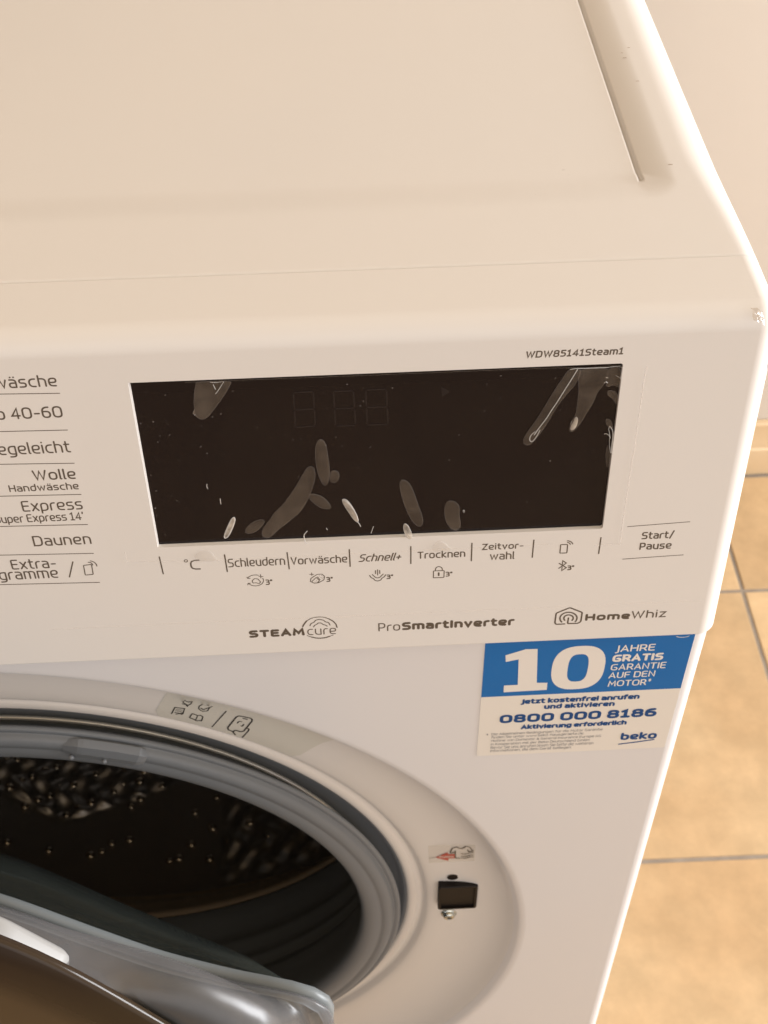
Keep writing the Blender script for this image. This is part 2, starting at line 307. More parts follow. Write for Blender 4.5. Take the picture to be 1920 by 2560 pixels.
# ---- measured outlines and lettering (millimetres on their surface)
TEXTS = [
    ('P', 'wäsche', 'äsche', 67.55, 81.9, 119.9, 124.23, 0.532, 0, 'print'),
    ('P', 'Eco 40-60', '40-60', 65.89, 81.54, 108.45, 112.75, 0.562, 0, 'print'),
    ('P', 'Pflegeleicht', 'geleicht', 62.13, 81.56, 93.89, 99.67, 0.535, 0, 'print'),
    ('P', 'Wolle', None, 67.73, 81.31, 84.36, 88.68, 0.577, 0, 'print'),
    ('P', 'Handwäsche', None, 59.24, 81.43, 80.07, 83.04, 0.434, 0, 'print'),
    ('P', 'Express', None, 61.77, 81.28, 70.61, 76.18, 0.535, 0, 'print'),
    ('P', "Super Express 14'", "Express 14'", 62.41, 80.86, 66.37, 70.74, 0.433, 0, 'print'),
    ('P', 'Daunen', None, 62.4, 81.54, 56.6, 61.13, 0.563, 0, 'print'),
    ('P', 'Extra-', None, 53.07, 68.09, 46.58, 51.05, 0.548, 0, 'print'),
    ('P', 'programme', 'gramme', 48.0, 67.95, 40.87, 45.63, 0.548, 0, 'print'),
    ('P', 'C', None, 112.79, 116.26, 42.99, 47.53, 0.56, 0, 'print'),
    ('P', 'Schleudern', None, 125.6, 145.0, 43.42, 47.47, 0.457, 0, 'print'),
    ('P', 'Vorwäsche', None, 146.86, 166.15, 43.33, 47.02, 0.467, 0, 'print'),
    ('P', 'Schnell+', None, 169.89, 185.13, 43.31, 46.92, 0.467, 0.28, 'print'),
    ('P', 'Trocknen', None, 190.03, 206.41, 43.57, 46.95, 0.467, 0, 'print'),
    ('P', 'Zeitvor-', None, 212.04, 226.21, 46.33, 49.24, 0.467, 0, 'print'),
    ('P', 'wahl', None, 214.83, 223.33, 41.59, 45.23, 0.467, 0, 'print'),
    ('P', '3"', None, 137.59, 139.98, 34.45, 37.0, 0.437, 0, 'print'),
    ('P', '3"', None, 158.53, 160.82, 34.64, 36.93, 0.446, 0, 'print'),
    ('P', '3"', None, 179.34, 181.64, 34.75, 36.87, 0.447, 0, 'print'),
    ('P', '3"', None, 199.76, 202.12, 34.72, 36.98, 0.447, 0, 'print'),
    ('P', '3"', None, 241.94, 244.33, 35.25, 37.49, 0.476, 0, 'print'),
    ('P', 'Start/', None, 266.34, 277.41, 47.87, 51.66, 0.53, 0, 'print'),
    ('P', 'Pause', None, 266.12, 277.17, 43.3, 46.58, 0.543, 0, 'print'),
    ('P', 'WDW85141Steam1', None, 222.58, 252.42, 123.36, 125.82, 0.465, 0.1, 'print'),
    ('P', 'Home', None, 250.33, 266.5, 9.91, 13.41, 0.924, 0, 'print'),
    ('P', 'Whiz', None, 266.92, 279.54, 10.08, 14.05, 0.568, 0, 'print'),
    ('P', 'Pro', None, 175.97, 183.85, 9.21, 13.34, 0.5, 0, 'print'),
    ('P', 'SmartInverter', None, 184.46, 224.91, 9.32, 13.29, 1.024, 0, 'print'),
    ('P', 'STEAM', None, 129.74, 149.62, 8.84, 12.55, 1.047, 0, 'print'),
    ('P', 'cure', None, 150.53, 160.88, 8.87, 12.02, 0.43, 0, 'print'),
    ('B', 'JAHRE', None, 264.43, 279.43, 700.16, 704.97, 0.623, 0, 'white'),
    ('B', 'GRATIS', None, 264.06, 283.36, 694.67, 699.15, 1.041, 0, 'white'),
    ('B', 'GARANTIE', None, 264.09, 285.26, 689.3, 693.26, 0.554, 0, 'white'),
    ('B', 'AUF DEN', None, 263.92, 281.78, 684.15, 688.03, 0.554, 0, 'white'),
    ('B', 'MOTOR', None, 264.25, 279.21, 678.71, 682.6, 0.566, 0, 'white'),
    ('B', '*', None, 279.72, 280.93, 680.86, 682.88, 0.354, 0, 'white'),
    ('B', 'Jetzt kostenfrei anrufen', None, 231.06, 277.89, 668.96, 672.9, 0.849, 0, 'blue'),
    ('B', 'und aktivieren', None, 240.51, 268.59, 665.29, 668.71, 0.849, 0, 'blue'),
    ('B', '0800 000 8186', None, 223.41, 286.33, 656.63, 662.46, 1.443, 0, 'blue'),
    ('B', 'Aktivierung erforderlich', None, 232.27, 275.08, 651.01, 654.93, 0.849, 0, 'blue'),
    ('B', 'Die Allgemeinen Bedingungen für die Motor Garantie', None, 220.68, 265.8, 647.78, 649.93, 0.164, 0, 'grey'),
    ('B', 'finden Sie unter www.beko-hausgeraete.de.', None, 220.67, 258.51, 645.44, 647.65, 0.164, 0, 'grey'),
    ('B', 'Hotline von Domestic & General Insurance Europe AG', None, 220.73, 265.7, 643.0, 645.12, 0.164, 0, 'grey'),
    ('B', 'in Kooperation mit der Beko Deutschland GmbH.', None, 220.73, 261.48, 640.39, 642.57, 0.168, 0, 'grey'),
    ('B', 'Bevor Sie uns anrufen lesen Sie bitte die weiteren', None, 220.78, 263.13, 638.15, 640.24, 0.168, 0, 'grey'),
    ('B', 'Informationen, die dem Gerät beiliegen.', None, 220.78, 254.48, 635.4, 637.66, 0.168, 0, 'grey'),
    ('B', '*', None, 218.61, 219.37, 648.3, 649.64, 0.154, 0, 'grey'),
    ('B', 'beko', None, 273.92, 288.81, 640.3, 645.61, 1.15, 0, 'blue'),
]
STROKES = [
    ('P', 'print', 'line', 0.278, 0, [(55.99, 118.21), (82.02, 117.36)]),
    ('P', 'print', 'line', 0.286, 0, [(52.81, 104.25), (81.87, 103.62)]),
    ('P', 'print', 'line', 0.286, 0, [(49.95, 91.71), (81.67, 90.65)]),
    ('P', 'print', 'line', 0.294, 0, [(47.0, 78.77), (81.6, 77.93)]),
    ('P', 'print', 'line', 0.302, 0, [(44.11, 66.1), (81.51, 65.15)]),
    ('P', 'print', 'line', 0.301, 0, [(41.26, 53.63), (81.36, 52.4)]),
    ('P', 'print', 'line', 0.309, 0, [(38.21, 40.22), (81.19, 39.05)]),
    ('P', 'print', 'line', 0.464, 0, [(71.5, 42.15), (73.86, 48.98)]),
    ('P', 'print', 'line', 0.453, 0, [(102.94, 49.54), (103.26, 41.72)]),
    ('P', 'print', 'line', 0.475, 0, [(124.84, 49.19), (125.03, 41.51)]),
    ('P', 'print', 'line', 0.464, 0, [(145.92, 49.03), (146.15, 41.49)]),
    ('P', 'print', 'line', 0.476, 0, [(166.94, 49.22), (166.98, 41.42)]),
    ('P', 'print', 'line', 0.464, 0, [(187.79, 49.36), (187.76, 41.57)]),
    ('P', 'print', 'line', 0.476, 0, [(208.51, 49.65), (208.52, 41.65)]),
    ('P', 'print', 'line', 0.477, 0, [(229.55, 49.9), (229.45, 42.03)]),
    ('P', 'print', 'line', 0.477, 0, [(252.4, 49.72), (252.29, 42.45)]),
    ('P', 'print', 'line', 0.28, 0, [(261.03, 54.16), (281.98, 55.18)]),
    ('P', 'print', 'line', 0.28, 0, [(260.87, 39.37), (281.81, 40.14)]),
    ('P', 'print', 'degree', 0.317, 1, [(112.19, 47.18), (112.14, 47.49), (111.92, 47.71), (111.6, 47.77), (111.3, 47.65), (111.09, 47.39), (111.06, 47.07), (111.22, 46.79), (111.5, 46.65), (111.82, 46.69), (112.08, 46.9)]),
    ('P', 'print', 'phone', 0.361, 1, [(77.12, 47.17), (79.86, 47.43), (79.67, 42.89), (76.98, 42.69)]),
    ('P', 'print', 'phone', 0.352, 0, [(78.92, 48.45), (79.25, 48.45), (79.56, 48.35), (79.82, 48.16), (80.03, 47.88), (80.17, 47.54), (80.23, 47.14)]),
    ('P', 'print', 'phone', 0.361, 0, [(79.73, 49.07), (80.13, 48.93), (80.5, 48.72), (80.82, 48.46), (81.09, 48.15), (81.3, 47.8), (81.44, 47.41), (81.52, 47.0), (81.52, 46.58)]),
    ('P', 'print', 'phonebtn', 0.396, 1, [(238.86, 47.3), (241.24, 47.25), (241.27, 43.36), (238.85, 43.41)]),
    ('P', 'print', 'phonebtn', 0.369, 0, [(241.15, 48.19), (241.37, 48.11), (241.58, 48.0), (241.76, 47.85), (241.92, 47.67), (242.05, 47.47), (242.15, 47.25)]),
    ('P', 'print', 'phonebtn', 0.396, 0, [(241.05, 48.92), (241.36, 48.87), (241.66, 48.77), (241.96, 48.63), (242.23, 48.44), (242.47, 48.22), (242.68, 47.96), (242.85, 47.68), (242.98, 47.39)]),
    ('P', 'print', 'bluetooth', 0.406, 0, [(238.96, 38.66), (241.59, 36.51), (240.09, 35.15), (240.14, 39.85), (241.43, 38.69), (239.0, 36.3)]),
    ('P', 'print', 'spin', 0.297, 0, [(135.41, 39.17), (134.87, 39.32), (134.31, 39.38), (133.74, 39.34), (133.2, 39.21), (132.69, 38.99), (132.24, 38.68), (131.86, 38.31), (131.58, 37.88), (131.68, 38.0)]),
    ('P', 'print', 'spin', 0.297, 0, [(131.45, 38.47), (131.67, 37.91), (132.49, 37.86)]),
    ('P', 'print', 'spin', 0.297, 0, [(131.71, 35.63), (132.09, 35.09), (132.61, 34.66), (133.23, 34.36), (133.92, 34.22), (134.63, 34.24), (135.31, 34.42), (135.92, 34.76), (136.42, 35.22), (136.77, 35.79), (136.97, 36.41), (136.98, 37.06), (136.81, 37.68)]),
    ('P', 'print', 'spin', 0.297, 0, [(131.46, 34.82), (131.6, 35.64), (132.39, 35.59)]),
    ('P', 'print', 'spin', 0.297, 0, [(135.57, 38.68), (136.94, 38.5)]),
    ('P', 'print', 'spin', 0.297, 0, [(136.16, 39.46), (136.19, 37.82)]),
    ('P', 'print', 'spin', 0.297, 1, [(133.05, 36.69), (133.96, 37.68), (135.1, 37.48), (135.97, 35.93), (135.25, 35.19), (134.46, 35.7), (133.29, 35.63)]),
    ('P', 'print', 'roll', 0.297, 1, [(153.28, 36.63), (155.53, 38.4), (157.19, 38.44), (158.06, 37.26), (157.71, 35.68), (155.82, 34.42), (154.31, 34.29), (153.03, 35.19)]),
    ('P', 'print', 'roll', 0.297, 0, [(155.48, 37.16), (155.77, 36.89), (155.99, 36.56), (156.12, 36.18), (156.15, 35.78), (156.08, 35.38), (155.92, 35.01), (155.66, 34.71), (155.34, 34.48)]),
    ('P', 'print', 'roll', 0.27, 0, [(153.52, 35.02), (155.12, 36.98)]),
    ('P', 'print', 'roll', 0.264, 0, [(155.12, 36.98), (155.89, 35.79)]),
    ('P', 'print', 'roll', 0.264, 0, [(152.95, 38.56), (154.37, 38.47)]),
    ('P', 'print', 'roll', 0.264, 0, [(153.69, 39.24), (153.68, 37.88)]),
    ('P', 'print', 'roll', 0.165, 0, [(154.26, 36.34), (154.42, 36.33)]),
    ('P', 'print', 'roll', 0.165, 0, [(153.66, 35.79), (153.83, 35.78)]),
    ('P', 'print', 'roll', 0.165, 0, [(155.04, 35.39), (155.2, 35.38)]),
    ('P', 'print', 'roll', 0.165, 0, [(154.51, 34.82), (154.67, 34.81)]),
    ('P', 'print', 'roll', 0.165, 0, [(155.42, 36.28), (155.58, 36.27)]),
    ('P', 'print', 'roll', 0.165, 0, [(156.15, 37.6), (156.31, 37.59)]),
    ('P', 'print', 'roll', 0.165, 0, [(156.99, 37.77), (157.15, 37.76)]),
    ('P', 'print', 'roll', 0.169, 0, [(156.71, 36.88), (156.87, 36.87)]),
    ('P', 'print', 'roll', 0.165, 0, [(157.44, 36.93), (157.61, 36.92)]),
    ('P', 'print', 'roll', 0.165, 0, [(156.4, 35.99), (156.56, 35.98)]),
    ('P', 'print', 'roll', 0.165, 0, [(157.08, 36.4), (157.25, 36.4)]),
    ('P', 'print', 'steam', 0.346, 0, [(175.59, 39.0), (175.56, 37.54)]),
    ('P', 'print', 'steam', 0.346, 0, [(176.32, 39.33), (176.29, 36.88)]),
    ('P', 'print', 'steam', 0.347, 0, [(177.03, 39.01), (177.05, 37.52)]),
    ('P', 'print', 'steam', 0.347, 0, [(174.45, 37.2), (175.18, 36.2), (175.54, 35.77), (176.23, 35.45), (176.96, 35.68), (177.43, 36.27), (178.19, 37.21)]),
    ('P', 'print', 'steam', 0.347, 0, [(173.5, 36.84), (174.04, 35.75), (174.78, 35.3), (175.38, 34.34), (176.2, 34.01), (177.26, 34.36), (177.78, 35.36), (178.54, 35.86), (179.06, 36.86)]),
    ('P', 'print', 'lock', 0.347, 1, [(195.56, 37.66), (199.26, 37.61), (199.2, 34.37), (195.54, 34.41)]),
    ('P', 'print', 'lock', 0.355, 0, [(196.26, 37.78), (196.23, 38.29), (196.32, 38.81), (196.57, 39.23), (196.96, 39.5), (197.42, 39.58), (197.87, 39.45), (198.27, 39.13), (198.53, 38.68), (198.63, 38.15), (198.58, 37.75)]),
    ('P', 'print', 'lock', 0.609, 0, [(197.37, 36.6), (197.38, 35.43)]),
    ('P', 'print', 'house', 0.585, 0, [(243.07, 8.83), (239.96, 8.82), (239.5, 9.66), (239.65, 14.48), (244.36, 16.97), (249.0, 14.3), (248.87, 9.69), (247.88, 8.82), (244.12, 8.97), (244.25, 11.79)]),
    ('P', 'print', 'house', 0.584, 0, [(241.92, 9.9), (241.45, 10.65), (241.19, 11.48), (241.17, 12.31), (241.39, 13.1), (241.83, 13.78), (242.45, 14.29), (243.21, 14.6), (244.05, 14.69), (244.91, 14.54), (245.72, 14.18), (246.41, 13.62), (246.95, 12.91), (247.27, 12.11), (247.37, 11.26), (247.23, 10.45), (246.85, 9.73)]),
    ('P', 'print', 'house', 0.585, 0, [(242.99, 10.68), (242.66, 11.26), (242.56, 11.9), (242.71, 12.5), (243.08, 12.99), (243.62, 13.29), (244.25, 13.36), (244.89, 13.19), (245.44, 12.81), (245.84, 12.26), (246.01, 11.63), (245.94, 11.01), (245.64, 10.47)]),
    ('P', 'print', 'logo', 0.571, 0, [(149.1, 13.39), (149.61, 14.56), (150.59, 16.03)]),
    ('P', 'print', 'logo', 0.338, 0, [(150.59, 16.03), (151.94, 17.1), (153.51, 17.73), (155.31, 17.83), (157.08, 17.51), (158.58, 16.62)]),
    ('P', 'print', 'logo', 0.457, 0, [(158.58, 16.62), (159.94, 15.45), (160.9, 13.93), (161.26, 12.15)]),
    ('P', 'print', 'logo', 0.311, 0, [(150.43, 8.67), (151.94, 7.87)]),
    ('P', 'print', 'logo', 0.519, 0, [(151.94, 7.87), (153.47, 7.25), (155.01, 7.04), (156.84, 7.19), (158.43, 7.83)]),
    ('P', 'print', 'logo', 0.259, 0, [(158.43, 7.83), (159.76, 8.41)]),
    ('P', 'print', 'logo', 0.364, 0, [(151.66, 13.59), (152.06, 14.66), (153.25, 15.32), (153.81, 16.26), (155.24, 16.64), (156.63, 16.09), (157.23, 15.25), (158.37, 14.82), (158.82, 13.51)]),
    ('P', 'print', 'logo', 0.364, 0, [(152.89, 12.9), (153.29, 13.67), (154.09, 14.17), (154.77, 14.86), (155.67, 14.8), (156.39, 13.92), (157.28, 13.61), (157.72, 13.03)]),
    ('B', 'blue', 'underline', 0.721, 0, [(273.84, 637.3), (280.98, 638.34), (287.99, 639.62)]),
    ('P', 'ghost', 'digit', 0.509, 0, [(152.51, 113.22), (157.9, 113.37)]),
    ('P', 'ghost', 'digit', 0.524, 0, [(152.41, 106.76), (157.86, 106.9)]),
    ('P', 'ghost', 'digit', 0.524, 0, [(152.3, 100.16), (157.81, 100.3)]),
    ('P', 'ghost', 'digit', 0.524, 0, [(152.13, 112.58), (152.05, 107.4)]),
    ('P', 'ghost', 'digit', 0.524, 0, [(152.03, 106.1), (151.94, 100.81)]),
    ('P', 'ghost', 'digit', 0.524, 0, [(158.27, 112.73), (158.23, 107.57)]),
    ('P', 'ghost', 'digit', 0.524, 0, [(158.22, 106.26), (158.19, 100.98)]),
    ('P', 'ghost', 'digit', 0.524, 0, [(164.74, 113.08), (170.13, 113.07)]),
    ('P', 'ghost', 'digit', 0.524, 0, [(164.82, 106.58), (170.27, 106.56)]),
    ('P', 'ghost', 'digit', 0.524, 0, [(164.9, 99.93), (170.41, 99.91)]),
    ('P', 'ghost', 'digit', 0.524, 0, [(164.38, 112.43), (164.44, 107.23)]),
    ('P', 'ghost', 'digit', 0.524, 0, [(164.45, 105.92), (164.51, 100.6)]),
    ('P', 'ghost', 'digit', 0.524, 0, [(170.52, 112.42), (170.63, 107.22)]),
    ('P', 'ghost', 'digit', 0.524, 0, [(170.65, 105.9), (170.77, 100.59)]),
    ('P', 'ghost', 'digit', 0.51, 0, [(174.66, 113.17), (180.26, 113.15)]),
    ('P', 'ghost', 'digit', 0.524, 0, [(174.72, 106.58), (180.39, 106.56)]),
    ('P', 'ghost', 'digit', 0.524, 0, [(174.79, 99.85), (180.51, 99.82)]),
    ('P', 'ghost', 'digit', 0.524, 0, [(174.28, 112.52), (174.33, 107.25)]),
    ('P', 'ghost', 'digit', 0.524, 0, [(174.34, 105.92), (174.39, 100.53)]),
    ('P', 'ghost', 'digit', 0.524, 0, [(180.66, 112.49), (180.76, 107.22)]),
    ('P', 'ghost', 'digit', 0.524, 0, [(180.79, 105.89), (180.89, 100.5)]),
    ('D', 'ink', 'note', 0.555, 0, [(89.97, 646.2), (92.02, 650.96), (95.82, 649.79), (94.56, 645.84), (93.76, 645.46)]),
    ('D', 'ink', 'note', 0.321, 0, [(92.3, 649.4), (94.68, 648.69)]),
    ('D', 'ink', 'note', 0.321, 0, [(91.82, 648.4), (94.3, 647.67)]),
    ('D', 'ink', 'note', 0.321, 0, [(91.31, 647.24), (93.4, 646.54)]),
    ('D', 'ink', 'note', 0.578, 0, [(91.81, 645.79), (94.66, 646.59)]),
    ('D', 'ink', 'plug', 0.475, 0, [(101.42, 682.5), (95.81, 655.18), (96.81, 653.5), (97.66, 652.42), (99.09, 653.89), (103.92, 681.5)]),
    ('D', 'ink', 'plug', 0.514, 0, [(95.46, 653.72), (97.0, 653.08)]),
    ('D', 'ink', 'plug', 0.543, 0, [(96.93, 652.48), (97.28, 651.44)]),
    ('D', 'ink', 'plug', 0.475, 0, [(97.16, 656.05), (98.02, 655.15), (99.05, 655.47)]),
    ('D', 'ink', 'shield', 0.503, 0, [(103.42, 652.98), (102.03, 651.76), (101.58, 649.36), (102.97, 647.36), (105.02, 647.78), (106.23, 650.45)]),
    ('D', 'ink', 'shield', 0.514, 0, [(102.56, 650.04), (103.39, 648.78), (107.45, 651.51)]),
    ('D', 'ink', 'shield', 0.503, 0, [(103.42, 652.98), (109.52, 678.8), (106.03, 652.08)]),
    ('D', 'ink', 'book', 0.553, 0, [(97.92, 644.83), (96.91, 642.73), (98.71, 641.19), (99.54, 639.82), (100.87, 640.3), (101.56, 639.8), (102.57, 643.13), (101.63, 644.54), (100.49, 644.19), (99.46, 645.15), (98.56, 645.93), (97.92, 644.83)]),
    ('D', 'ink', 'book', 0.459, 0, [(100.49, 644.19), (99.25, 640.61)]),
    ('D', 'ink', 'bar', 0.543, 0, [(112.71, 647.46), (105.4, 634.72)]),
    ('D', 'ink', 'hand', 0.694, 0, [(114.43, 627.73), (113.68, 630.36), (114.87, 631.91), (117.03, 630.54), (118.34, 630.89), (122.67, 639.28), (122.82, 640.91), (122.15, 641.85), (117.56, 643.67), (116.46, 642.75), (111.95, 634.15), (111.94, 632.21), (113.48, 630.84)]),
    ('D', 'ink', 'hand', 0.655, 0, [(119.6, 633.49), (120.79, 632.67), (120.42, 631.33), (117.29, 625.45)]),
    ('D', 'ink', 'hand', 0.625, 0, [(119.1, 641.45), (120.79, 640.69)]),
    ('D', 'ink', 'hand', 0.59, 0, [(116.34, 637.53), (117.2, 639.04), (118.16, 638.6)]),
    ('D', 'ink', 'hand', 0.59, 0, [(117.62, 635.11), (118.21, 634.88), (118.86, 636.42)]),
    ('D', 'ink', 'shirt', 0.679, 0, [(210.83, 518.35), (208.67, 517.63), (209.58, 522.45), (211.94, 524.77), (212.85, 523.43), (214.04, 523.84), (215.18, 525.41), (215.62, 527.14), (217.62, 527.93), (219.48, 524.19), (217.38, 521.84), (216.96, 523.83)]),
    ('D', 'ink', 'shirt', 0.673, 0, [(211.13, 519.95), (211.36, 512.39), (213.6, 512.4)]),
    ('D', 'ink', 'shirt', 0.473, 0, [(214.09, 517.88), (215.64, 518.12), (216.97, 519.43), (218.27, 521.19), (219.64, 522.36)]),
    ('D', 'ink', 'shirt', 0.513, 0, [(214.19, 515.16), (215.75, 515.39), (217.08, 516.72), (218.39, 518.48), (219.78, 519.47)]),
    ('D', 'ink', 'shirt', 0.52, 0, [(214.27, 513.05), (215.83, 513.29), (217.17, 514.61), (218.48, 516.38), (219.89, 517.19)]),
    ('D', 'ink', 'thin', 0.236, 0, [(198.5, 511.63), (201.88, 512.41)]),
    ('D', 'white', 'max', 0.32, 0, [(203.66, 512.42), (203.63, 514.05), (204.34, 513.97), (204.37, 512.35)]),
    ('D', 'white', 'max', 0.314, 0, [(204.34, 513.97), (205.13, 513.9), (205.16, 512.27)]),
    ('D', 'white', 'max', 0.315, 1, [(205.76, 514.02), (206.72, 514.12), (206.75, 512.64), (205.81, 512.36)]),
    ('D', 'white', 'max', 0.315, 1, [(207.35, 514.24), (208.34, 514.33), (208.39, 512.67), (207.39, 512.58)]),
    ('D', 'white', 'max', 0.32, 0, [(208.33, 514.55), (208.52, 512.7)]),
    ('D', 'white', 'max', 0.315, 0, [(209.11, 514.59), (210.56, 513.17)]),
    ('D', 'white', 'max', 0.316, 0, [(210.43, 514.98), (209.22, 512.96)]),
]
SHAPES = {'play': ('P', [(197.55, 113.3), (200.28, 111.34), (197.69, 109.45)]), 'one': ('B', [(223.63, 697.77), (223.27, 701.91), (230.68, 705.14), (235.08, 705.01), (236.37, 683.4), (240.52, 683.09), (240.66, 678.41), (223.92, 678.04), (223.79, 682.52), (229.11, 682.62), (228.4, 698.99)]), 'zero': ('B', [241.45, 261.67, 677.99, 705.62, 247.55, 255.29, 683.08, 700.5])}
BUBBLES = {'long': [(155.98, 84.77), (157.14, 83.45), (157.09, 79.65), (155.38, 73.95), (154.19, 70.75), (151.36, 65.61), (148.1, 62.45), (143.75, 58.63), (140.93, 55.36), (138.85, 55.13), (137.86, 56.91), (138.69, 59.59), (141.55, 63.48), (142.46, 65.44), (146.02, 69.22), (148.84, 73.65), (151.08, 77.41), (153.33, 81.75), (154.71, 84.2)], 'upper': [(159.72, 95.48), (161.1, 93.77), (161.59, 88.83), (161.9, 82.57), (161.34, 78.14), (160.26, 76.27), (159.07, 77.62), (158.03, 81.5), (157.55, 86.56), (157.72, 91.5), (158.46, 94.52)], 'small_round': [(163.39, 82.68), (164.64, 81.91), (164.91, 79.87), (164.18, 77.99), (162.81, 77.42), (161.76, 78.44), (161.71, 80.67), (162.28, 82.23)], 'wedge': [(154.57, 73.02), (156.34, 73.25), (158.8, 72.13), (160.7, 69.74), (161.71, 67.37), (161.05, 66.41), (158.54, 66.88), (156.6, 68.64), (154.95, 70.71)], 'corner': [(138.97, 63.09), (139.39, 61.92), (137.65, 59.31), (135.45, 57.59), (133.36, 57.16), (132.43, 58.24), (133.37, 60.23), (135.33, 62.15), (137.45, 63.17)], 'right_long': [(185.56, 77.62), (187.3, 76.43), (188.8, 72.79), (190.31, 66.8), (191.85, 61.36), (192.01, 58.3), (190.82, 57.01), (189.01, 58.47), (187.23, 62.29), (185.73, 67.05), (184.75, 71.71), (184.24, 75.63), (184.65, 77.22)], 'kidney': [(200.99, 68.07), (203.04, 67.1), (204.26, 64.7), (203.92, 61.37), (204.67, 57.94), (204.3, 55.56), (202.76, 54.76), (200.66, 56.45), (199.31, 60.27), (199.05, 64.32), (199.73, 67.28)], 'bright_slim': [(166.04, 70.63), (167.27, 69.71), (168.7, 66.99), (169.87, 63.92), (170.54, 60.86), (170.0, 60.08), (168.77, 61.63), (167.35, 64.73), (165.93, 67.8), (165.27, 70.15)], 'bright_low': [(186.03, 58.84), (186.95, 57.91), (187.71, 55.81), (188.48, 53.7), (187.44, 52.72), (186.15, 53.83), (185.39, 56.28), (185.51, 58.33)], 'bright_left': [(129.7, 64.81), (129.8, 63.13), (128.43, 59.49), (126.82, 56.16), (125.46, 55.41), (125.22, 56.59), (126.39, 59.6), (128.02, 63.23), (128.91, 64.52)], 'top_left': [(123.51, 119.57), (133.9, 119.07), (133.22, 116.86), (130.44, 112.44), (127.16, 107.98), (124.96, 105.17), (123.0, 104.68), (121.72, 105.92), (121.41, 109.43), (121.94, 114.0), (122.79, 117.36)], 'streak': [(236.44, 118.31), (239.68, 118.45), (240.34, 116.63), (238.92, 112.48), (235.74, 107.74), (233.03, 102.89), (230.83, 97.31), (228.51, 92.92), (226.1, 89.46), (224.25, 89.88), (223.77, 91.87), (224.78, 94.4), (227.6, 99.38), (229.86, 104.3), (232.5, 110.35), (234.27, 113.91)], 'fan': [(239.94, 118.44), (248.47, 118.16), (248.78, 115.03), (247.61, 111.45), (245.8, 109.09), (245.12, 105.42), (243.39, 101.75), (241.7, 97.4), (239.62, 94.17), (238.31, 94.36), (238.37, 96.93), (239.88, 100.67), (240.03, 105.05), (240.14, 109.98), (239.53, 114.27)], 'fan_right': [(248.57, 118.15), (252.44, 118.57), (252.45, 111.22), (250.64, 111.61), (248.69, 110.79), (248.0, 112.65)], 'right_blob': [(249.82, 109.63), (251.91, 109.1), (252.39, 106.92), (252.35, 104.75), (250.91, 106.38), (249.25, 107.69), (248.99, 109.24)], 'right_low': [(249.85, 98.9), (251.21, 98.2), (251.99, 95.6), (251.3, 94.67), (250.1, 96.34), (249.52, 97.96)], 'right_strip': [(250.86, 88.52), (251.95, 88.13), (252.11, 83.82), (252.1, 80.14), (251.4, 80.17), (250.88, 83.89)], 'tip_bright': [(239.93, 100.03), (240.66, 99.36), (240.61, 96.82), (239.72, 94.94), (238.68, 94.86), (238.68, 96.27), (239.46, 98.15)]}
WRINKLES = [(0.246, [(238.98, 117.89), (237.71, 114.96), (235.76, 110.8), (233.57, 105.98), (232.0, 102.94), (230.66, 99.86), (228.79, 96.77), (227.17, 93.64)]), (0.208, [(227.35, 94.92), (226.12, 93.69), (225.71, 91.77), (226.66, 90.74), (227.99, 92.95), (228.87, 95.48)]), (0.241, [(251.21, 95.86), (251.92, 94.77), (252.16, 92.4), (252.11, 89.38), (252.26, 86.11)]), (0.172, [(249.52, 92.86), (250.11, 93.04), (250.93, 92.57), (251.55, 91.57)]), (0.177, [(251.01, 96.09), (250.71, 94.83), (251.07, 93.74), (251.44, 91.79)]), (0.141, [(251.29, 91.59), (251.41, 89.42), (252.0, 86.12)]), (0.134, [(245.68, 118.22), (248.01, 118.11), (249.46, 118.54), (251.11, 118.66), (252.49, 118.89)]), (0.155, [(247.64, 112.46), (248.17, 113.04), (248.82, 112.4)]), (0.151, [(248.02, 114.54), (248.71, 114.31)]), (0.101, [(252.49, 118.89), (252.3, 117.52), (252.26, 114.74)]), (0.117, [(250.96, 115.2), (252.33, 114.84)]), (0.197, [(236.72, 118.0), (238.95, 118.31), (242.96, 118.18), (248.47, 118.22)]), (0.301, [(153.18, 57.41), (151.89, 55.77), (152.21, 54.03), (152.92, 52.95)]), (0.206, [(175.35, 58.21), (174.51, 55.39)]), (0.196, [(122.14, 79.28), (121.93, 78.2), (122.18, 77.35)]), (0.196, [(125.71, 72.95), (125.73, 70.66)]), (0.206, [(159.66, 58.41), (159.93, 57.58)]), (0.258, [(170.12, 60.54), (170.75, 59.49), (171.08, 58.45)]), (0.206, [(165.77, 70.12), (167.25, 69.05), (169.63, 64.61), (170.44, 60.86)]), (0.251, [(129.57, 64.48), (129.54, 63.14), (126.76, 56.51), (125.49, 55.69), (125.46, 56.92), (128.63, 64.2), (129.43, 64.69)]), (0.185, [(127.4, 119.11), (128.47, 118.21), (131.56, 118.91)]), (0.185, [(131.53, 118.63), (129.04, 114.79), (128.52, 114.25)]), (0.185, [(128.18, 117.66), (128.7, 115.94)]), (0.206, [(205.16, 63.32), (205.67, 63.82), (205.54, 62.62)])]
